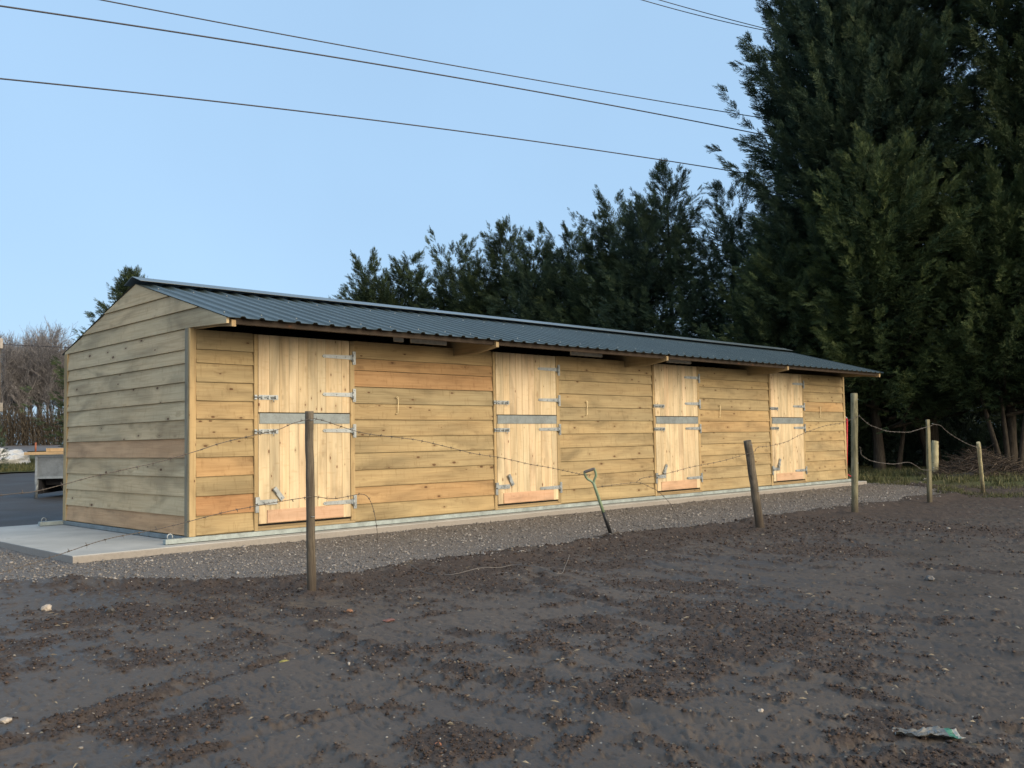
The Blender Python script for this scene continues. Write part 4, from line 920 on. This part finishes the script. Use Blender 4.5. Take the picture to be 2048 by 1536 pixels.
conifer(19.09, 23.45, 8.69, 2.5, .4, 249, 2, M_LEAF, "first clear conifer peak at the left end of the row", leaders=3, wind=WD, ssz=0.40, power=.5)
conifer(20.08, 21.6, 8.69, 2.6, .4, 249, 3, M_LEAF, "second small conifer peak from the left of the row", leaders=3, wind=WD, ssz=0.40, power=.5)
conifer(20.37, 19.3, 8.90, 2.9, .4, 282, 4, M_LEAF, "third conifer of the row, bushy with thin feathery tips", ssz=0.42, leaders=4, wind=WD, power=.48)
conifer(21.05, 16.9, 9.52, 2.5, .4, 266, 5, M_LEAF, "conifer with two leaning plumes in the middle of the row", leaders=2, wind=(-.4, .2), ssz=0.38, power=.6)
conifer(21.05, 15.3, 8.90, 2.4, .4, 233, 6, M_LEAF, "slim conifer with a thin bent spike beside the twin plumes", leaders=2, wind=WD, ssz=0.36, power=.6)
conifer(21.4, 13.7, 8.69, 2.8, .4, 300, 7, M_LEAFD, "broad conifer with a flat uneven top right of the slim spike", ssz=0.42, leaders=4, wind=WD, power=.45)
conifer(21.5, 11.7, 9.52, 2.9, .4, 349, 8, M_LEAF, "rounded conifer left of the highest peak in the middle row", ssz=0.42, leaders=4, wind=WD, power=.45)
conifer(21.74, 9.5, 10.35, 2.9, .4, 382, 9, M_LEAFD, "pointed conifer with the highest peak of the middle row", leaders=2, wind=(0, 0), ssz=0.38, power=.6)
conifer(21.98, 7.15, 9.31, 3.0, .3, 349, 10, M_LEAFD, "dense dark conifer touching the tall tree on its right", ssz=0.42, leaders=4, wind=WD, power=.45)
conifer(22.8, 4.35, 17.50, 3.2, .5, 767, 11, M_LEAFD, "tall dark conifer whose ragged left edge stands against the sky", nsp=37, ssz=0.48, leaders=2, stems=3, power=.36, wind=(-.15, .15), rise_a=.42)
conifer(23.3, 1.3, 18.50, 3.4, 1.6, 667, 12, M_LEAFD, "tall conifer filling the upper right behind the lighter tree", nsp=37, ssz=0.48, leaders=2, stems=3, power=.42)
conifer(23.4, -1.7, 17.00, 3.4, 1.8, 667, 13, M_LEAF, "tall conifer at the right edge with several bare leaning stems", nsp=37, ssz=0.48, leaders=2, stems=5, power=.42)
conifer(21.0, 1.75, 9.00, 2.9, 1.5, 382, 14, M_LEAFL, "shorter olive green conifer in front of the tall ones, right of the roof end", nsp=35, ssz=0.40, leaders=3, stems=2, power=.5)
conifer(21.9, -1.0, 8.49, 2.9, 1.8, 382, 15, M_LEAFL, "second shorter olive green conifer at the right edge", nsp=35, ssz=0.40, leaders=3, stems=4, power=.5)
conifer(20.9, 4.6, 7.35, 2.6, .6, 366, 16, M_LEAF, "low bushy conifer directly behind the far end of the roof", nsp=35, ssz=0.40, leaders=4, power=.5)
conifer(10.25, 26.5, 7.50, 3.4, .2, 218, 17, M_LEAF, "lone conifer behind the left gable with open feathery branches", nsp=25, ssz=0.38, leaders=1, power=.85, group="conifers beyond the yard", wind=(-.3, .2))
# ---- low dark undergrowth behind the far end
def bush(name, pts, R, label, seed, mat, k=260, ssz=.45, kind=None, cat="bush", H=1.2):
    rs = np.random.RandomState(seed); P = []; Dd = []
    for (x, y) in pts:
        z0 = -.145+float(rise(x, np.array(y))); th = rs.uniform(0, 6.28, k); ph = np.arccos(rs.uniform(0, 1, k)); rr = R*rs.uniform(.4, 1, k)**.5
        d = np.stack([np.cos(th)*np.sin(ph), np.sin(th)*np.sin(ph), np.cos(ph)], -1); P.append(np.array([[x, y, z0]])+d*rr[:, None]*np.array([[1, 1, H/R]])); Dd.append(d+rs.normal(0, .3, (k, 3))+np.array([[0, 0, .2]]))
    P = np.vstack(P); Dd = np.vstack(Dd); V, F, r = place(P, Dd, ssz*rs.uniform(.6, 1.2, len(P)), rs.uniform(0, .8, len(P)), rs)
    return tag(mesh_np(name, V, F, mat, None, {'rnd': r}), label, cat, kind=kind)
bush("undergrowth", [(24.2, y) for y in np.arange(-4.2, 12, .85)], .9, "mass of dark undergrowth beneath the conifers behind the wire fence", 31, M_LEAFD, 200, .4, "stuff", "undergrowth", 1.25)
bush("undergrowth", [(30, y) for y in np.arange(-7, 24, 1.1)], 1.7, "dark far hedge seen through the trunks at the right", 32, M_LEAFD, 420, .6, "stuff", "hedge", 3.6)
# far shed seen between the trunks
sh = empty("field_shed", (30.2, 4.1, -.14), "grey corrugated shed wall glimpsed between the conifer trunks", "shed")
mb = MB(); xs = np.arange(0, 3.2, .05); vs = []
for x in xs: vs += [(math.sin(x*80)*.012-1.2+.7*x*1.0, .7*x-1.1+math.sin(x*80)*.01, 1.0), (math.sin(x*80)*.012-1.2+.7*x, .7*x-1.1, 3.0)]
M_SHED = plain("grey_cladding", (.26, .27, .26), .7, 0, .15, 5); MB().box(-.05, .05, -1.2, 1.0, 0, 3.0).build("wall", M_SHED, sh)
MB().box(-.09, -.05, -1.2, 1.0, 0, 1.25).build("plinth", M_DARK, sh)
mb = MB()
for z in np.arange(1.3, 3.0, .14): mb.box(-.066, -.05, -1.2, 1.0, z, z+.11)
mb.build("cladding", M_SHED, sh); MB().box(.05, 3, -1.25, 1.05, 3.0, 3.05).build("roof", M_SHED, sh)
# ---- brush heap
def sticks(name, cxs, n, R, H, mats, label, seed, r=.008, L=.9, cat="brushwood"):
    rs = np.random.RandomState(seed); V = []; F = []; rr = []
    for i in range(n):
        a = rs.uniform(0, 6.28); q = R*rs.uniform(0, 1)**.6; h = H*(1-q/R)*rs.uniform(.2, 1); p = np.array([cxs[0]+math.cos(a)*q*1.5*1.0, cxs[1]+math.sin(a)*q, cxs[2]+h]); t = rs.uniform(0, 6.28)
        d = np.array([math.cos(t), math.sin(t), rs.uniform(-.5, .4)]); ll = L*rs.uniform(.3, 1)
        p1 = p+d*ll*.5+rs.normal(0, .04, 3); p2 = p-d*ll*.5; mid = (p1+p2)/2+rs.normal(0, .05, 3)
        w_ = np.cross(d, [0, 0, 1.]); w_ /= np.linalg.norm(w_)+1e-6; u = np.cross(w_, d); rad = r*rs.uniform(.5, 1.5)
        b = len(V)
        for q_, s in ((p2, .5), (mid, 1), (p1, .4)):
            for k in range(3): an = k*2.094; V.append(q_+(w_*math.cos(an)+u*math.sin(an))*rad*s)
        for s in range(2):
            for k in range(3): F.append((b+s*3+k, b+s*3+(k+1) % 3, b+s*3+3+(k+1) % 3, b+s*3+3+k)); rr.append(rs.uniform())
    return tag(mesh_np(name, np.array(V), np.array(F), mats, None, {'rnd': rr}), label, cat)
M_BRU = stonemat("dead_twigs", [(0, (.04, .030, .024)), (.5, (.085, .066, .052)), (1, (.17, .14, .11))])
sticks("brush_heap", (19.9, -1.0, -.12), 1500, 1.1, .75, M_BRU, "heap of dead brown brushwood beside the short stout post", 5)
mb = MB(); mb.obox((17.9, -1.2, -.03), (.8, -.55, .1), (.55, .8, .1), (0, 0, 1), .35, .07, .02); tag(mb.build("plank_offcut", M_DARK), "dark plank offcut lying in the grass before the brush heap", "plank")
lump("stone", 17.0, -.85, .09, M_WST, "pale rounded stone in the grass before the brush heap", "stone", .7)
# ---- grass blades
def grassblades(name, n, fx, hmin, hmax, seed, label, wd=.008):
    rs = np.random.RandomState(seed); x, y, z = fx(n, rs); n = len(x); h = rs.uniform(hmin, hmax, n); a = rs.uniform(0, 6.28, n); ln = rs.uniform(.1, .6, n)*h; b = rs.uniform(0, 6.28, n)
    c, s = np.cos(a)*wd, np.sin(a)*wd; V = np.stack([np.stack([x-c, y-s, z], -1), np.stack([x+c, y+s, z], -1), np.stack([x+np.cos(b)*ln, y+np.sin(b)*ln, z+h], -1)], 1).reshape(-1, 3)
    return tag(mesh_np(name, V, np.arange(3*n).reshape(-1, 3), M_GRS, None, {'rnd': rs.uniform(0, 1, n)}), label, "grass", kind="stuff")
M_GRS = leafmat("grass_blades", [(0, (.05, .055, .025)), (.5, (.08, .095, .035)), (.85, (.13, .135, .06)), (1, (.26, .23, .13))])
def fr_(n, rs):
    x = rs.uniform(14.8, 25, n); y = rs.uniform(-5, 6, n); m = fbm(x*1.1, y*1.1, 3, 77)+.25*sstep(16, 20, x)*(y > -1.5) > .55; x, y = x[m], y[m]; return x, y, rz(x, y)-.01
grassblades("grass_tufts", 60000, fr_, .05, .18, 3, "rough green and straw coloured grass under the conifers", .010)
def fr2(n, rs):
    x = rs.uniform(11.0, 15.5, n); y = rs.uniform(-4.6, -1.9, n); m = (fbm(x*1.6, y*1.6, 3, 79) > .56) & (gravel_in(x, y) < .15); x, y = x[m], y[m]; return x, y, field_h(x, y)[0]-.005
grassblades("grass_tufts", 9000, fr2, .03, .10, 4, "thin grass sprouting in the mud near the pale stake", .006)
def fr3(n, rs):
    x = rs.uniform(-4, 14, n); y = rs.uniform(24.8, 34, n); return x, y, -.145+rise(x, y)+.09
grassblades("verge_grass", 50000, fr3, .05, .15, 5, "short green grass of the verge beyond the tarmac yard", .014)
# ================================================================== LEFT BACKGROUND
# tipping trailer beyond the slab, with timber across it
tr = empty("trailer", (2.33, 12.05, -.10), "grey galvanised farm trailer standing on the tarmac behind the stables", "trailer", rz=math.radians(-38))
M_TRL = galv("trailer_steel", (.22, .25, .27), .55, .4)
MB().box(0, 3.0, -.03, 0, .46, .90).build("side_panel", M_TRL, tr); MB().box(0, 3.0, 1.5, 1.53, .46, .90).build("side_panel", M_TRL, tr); MB().box(-.03, 0, -.03, 1.53, .46, .90).build("tailboard", M_TRL, tr)
mb = MB(); mb.box(-.05, 3.02, -.05, .0, .885, .925).box(-.05, .02, -.0495, 1.55, .886, .924).box(-.05, 3.02, -.055, -.001, .42, .465)
for x in (-.05, .9, 1.9, 2.96): mb.box(x, x+.05, -.056, -.002, .30, .90)
mb.build("frame", M_GALV, tr); MB().box(0.0, 3.0, 0, 1.5, .42, .46).build("floor", M_TRL, tr)
MB().box(.1, 3.4, .15, .25, .28, .42).box(.1, 3.4, 1.25, 1.35, .28, .42).box(-.04, .06, .0, 1.5, .10, .42).build("chassis", M_DARK, tr)
MB().tube([(-.02, .0, .42), (-.04, -.02, .0)], .035, 8).build("prop_stand", M_TRL, tr)
for x in (1.2, 1.9):
    for y in (.05, 1.3):
        wl = MB(); wl.tube([(x, y, .26), (x, y+.18, .26)], .27, 22); wo = wl.build("wheel", plain("tyre", (.02, .02, .02), .8), tr); MB().tube([(x, y-.01, .26), (x, y+.02, .26)], .14, 14).build("rim", M_GALV, wo)
def tim(a, b, w_, h, label): 
    mb = MB(); mb.beam(a, b, w_, h, r=random.random(), t=.4); return tag(mb.build("timber_plank", M_RAW), label, "timber", "planks laid across the trailer")
tim((2.10, 12.15, .865), (5.0, 9.9, .865), .16, .06, "long pale plank jutting out past the left end of the trailer")
tim((2.50, 12.0, .935), (5.2, 9.9, .935), .2, .07, "thicker plank lying on top of the long pale plank on the trailer")
# white bulk bag
def bag():
    nu, nv = 90, 44; Uu, Vv = np.meshgrid(np.linspace(0, 2*np.pi, nu, endpoint=False), np.linspace(0.02, 1, nv)); ph = Vv*np.pi/2*1.02
    x = np.cos(Uu)*np.sin(ph); y = np.sin(Uu)*np.sin(ph); z = np.cos(ph)
    f = 1+.32*(fbm(x*2.1+5, y*2.1+z*2, 4, 14)-.5)*2+.10*(np.abs(fbm(x*7+z*3, y*7, 3, 15)-.5)*2)
    X = x*f*1.0; Y_ = y*f*.8; Z = np.clip(z, -.02, 2)*f*.62; V = np.stack([X, Y_, Z], -1).reshape(-1, 3)
    i, j = np.meshgrid(np.arange(nv-1), np.arange(nu), indexing='ij'); j2 = (j+1) % nu; F = np.stack([i*nu+j, (i+1)*nu+j, (i+1)*nu+j2, i*nu+j2], -1).reshape(-1, 4)
    q = NM("white_tarpaulin", .6, 0, .3); n = q.noise(q.coord('Object'), 5, 5, .6, 1); q.col(q.mix(q.ramp(n, [(.4, 0), (.7, .5)]), (.74, .76, .76), (.48, .50, .50))); q.bump(n, .8, .06)
    o = mesh_np("tarpaulin_sheet", V, F, q.m, smooth=True); return o
o = tag(bag(), "crumpled white plastic sheet heaped on the grass at the far left", "tarpaulin"); o.location = (7.1, 30.8, .28); o.rotation_euler = (0, 0, .3)
o.location.z = -.145+.028*(30.8-15)+.06
# orange marker post
mk = MB(); mk.tube([(0, 0, 0), (0, 0, .62)], .045, 10); o = tag(mk.build("marker_post", plain("orange_plastic", (.34, .11, .05), .5)), "small orange marker post at the edge of the lane", "marker post"); o.location = (12.1, 43.2, .70)
# utility pole at the left edge
up_ = empty("utility_pole", (5.25, 25.4, .2), "weathered wooden pole with a box at the very left edge of the view", "pole")
MB().tube([(0, 0, -.2), (0, 0, 2.5), (-.02, 0, 4.6)], [.10, .095, .085], 12).build("shaft", M_POST, up_)
MB().bbox(-.16, .14, -.14, .14, 2.05, 2.35, .01).build("junction_box", plain("grey_box", (.22, .21, .19), .6), up_)
MB().bbox(-.10, .12, -.1, .1, 4.2, 4.55, .01).build("insulator", plain("pale_box", (.35, .33, .30), .6), up_)
bush("ivy", [(5.25, 25.4)], .28, "dark ivy growing round the foot of the wooden pole", 41, M_LEAFD, 220, .18, None, "ivy", 1.9)
plainwire([(5.3, 25.4, 4.55), (9, 27, 4.75), (14, 29, 5.1)], "thin service wire running right from the wooden pole", .012, "service_wire", M_CAB, "cable")
# dark round evergreen beside the pole
conifer(8.6, 41.5, 3.6, .75, .05, 60, 51, M_LEAFD, "small dark evergreen between the pole and the bare trees", nsp=16, ssz=.45, group="conifers beyond the yard")
# bare deciduous trees
M_TW = stonemat("bare_twigs", [(0, (.12, .118, .125)), (.5, (.21, .205, .21)), (1, (.38, .37, .375))])
def bare(x, y, H, seed, label, spread=.35, kids=None):
    rs = np.random.RandomState(seed); seg = []; zg = -.145+float(rise(x, np.array(y)))
    def grow(p, d, L, r, lev):
        n = 4 if lev < 3 else 3; q = p
        for i in range(n):
            d = d+rs.normal(0, .09+.03*lev, 3); d[2] += .06; d /= np.linalg.norm(d); q2 = q+d*L/n; r2 = r*(1-.18)
            seg.append((q, q2, r, r2)); q, r = q2, r2
            if lev < 4 and (lev > 0 or i >= 1):
                for _ in range(3 if lev < 2 else 2 if lev < 3 else 1):
                    a = rs.uniform(0, 6.28); s = np.cross(d, [math.cos(a), math.sin(a), .3]); s /= np.linalg.norm(s)+1e-6
                    dd = d+s*spread*rs.uniform(1, 2.2); dd /= np.linalg.norm(dd); grow(q, dd, L*rs.uniform(.38, .6), r*.62, lev+1)
    grow(np.array([0, 0, -.1]), np.array([0, 0, 1.]), H*.78, .05+.008*H, 0)
    A = np.array([s[0] for s in seg]); Bq = np.array([s[1] for s in seg]); r0 = np.maximum(np.array([s[2] for s in seg]), .009); r1 = np.maximum(np.array([s[3] for s in seg]), .007)
    dd = Bq-A; dd /= np.linalg.norm(dd, axis=1, keepdims=True); w_ = np.cross(dd, [[.31, .17, .93]]); w_ /= np.linalg.norm(w_, axis=1, keepdims=True); u = np.cross(dd, w_)
    V = np.stack([c+(w_*math.cos(t)+u*math.sin(t))*rr[:, None] for c, rr in ((A, r0), (Bq, r1)) for t in (0, 2.094, 4.189)], 1); k = len(seg)
    f = np.array([(0, 1, 4, 3), (1, 2, 5, 4), (2, 0, 3, 5)]); F = (f[None]+(np.arange(k)*6)[:, None, None]).reshape(-1, 4)
    e = empty("bare_tree", (x, y, zg), label, "tree", "bare winter trees beyond the lane")
    big = np.repeat(r0 > .03, 3); r = np.repeat(rs.uniform(0, 1, k), 3)
    mesh_np("crown", V.reshape(-1, 3), F[~big], M_TW, e, {'rnd': r[~big]}); mesh_np("trunk", V.reshape(-1, 3), F[big], M_TW, e, {'rnd': r[big]})
    return e
BT = [(16.3, 62, 5.9), (16.8, 63, 6.0), (17.2, 62, 5.8), (17.7, 63.4, 5.6), (18.0, 62.5, 6.4), (18.7, 63.6, 7.0), (18.9, 62.2, 6.7), (19.5, 63.6, 6.2), (19.8, 62.5, 5.9), (20.5, 63.5, 5.8), (21.2, 62.5, 5.6), (17.9, 69, 6.4), (18.7, 70, 6.3), (19.3, 69, 6.9), (20.2, 71, 7.3), (20.5, 69.5, 7.3), (21.2, 70, 6.8), (21.9, 70, 6.6), (22.6, 69, 6.4)]
BL = ['bare grey tree nearest the wooden pole', 'second bare tree from the wooden pole', 'bare tree with a thin twiggy top, third from the pole', 'low bare tree in the gap left of the tall pinkish ones', 'bare tree with a pinkish top left of the tallest', 'tallest bare tree with a reddish twiggy crown', 'tall bare tree just right of the tallest', 'bare tree with upright grey stems right of the tall pair', 'bare tree left of the conifer behind the gable', 'bare tree half hidden by the conifer behind the gable', 'bare tree hidden behind the feathery conifer', 'far rank bare tree behind the wooden pole', 'far rank bare tree behind the low gap', 'far rank bare tree behind the pinkish top', 'far rank bare tree behind the tallest one', 'far rank bare tree seen over the marker post', 'far rank bare tree left of the conifer', 'far rank bare tree seen through the conifer branches', 'far rank bare tree at the right end']
for i, ((x, y, h), l) in enumerate(zip(BT, BL)): bare(x, y, h*.90, 200+i, l, .17)
# bramble hedge in front of them
def hedge():
    rs = np.random.RandomState(77); n = 34000; x = rs.uniform(5, 30, n); y = 60.5+rs.uniform(-.8, .8, n); h = 3.9*rs.uniform(.05, 1, n)*(0.75+.4*fbm(x, x*0, 3, 3)); z = 1.1+h*.62
    V = []; d = rs.normal(0, .35, (n, 3)); d[:, 2] = 1; d /= np.linalg.norm(d, axis=1, keepdims=True); P = np.stack([x, y, z+rs.uniform(-.4, .6, n)], -1); w_ = np.cross(d, rs.normal(0, 1, (n, 3))); w_ /= np.linalg.norm(w_, axis=1, keepdims=True)
    L = rs.uniform(.3, .8, n)[:, None]; V = np.stack([P-d*L*.5-w_*.018, P-d*L*.5+w_*.018, P+d*L*.5], 1).reshape(-1, 3)
    return tag(mesh_np("hedge", V, np.arange(3*n).reshape(-1, 3), stonemat("bramble", [(0, (.03, .026, .02)), (.6, (.07, .06, .045)), (1, (.13, .11, .08))]), None, {'rnd': rs.uniform(0, 1, n)}), "low brown winter hedge at the foot of the bare trees", "hedge", kind="stuff")
hedge()
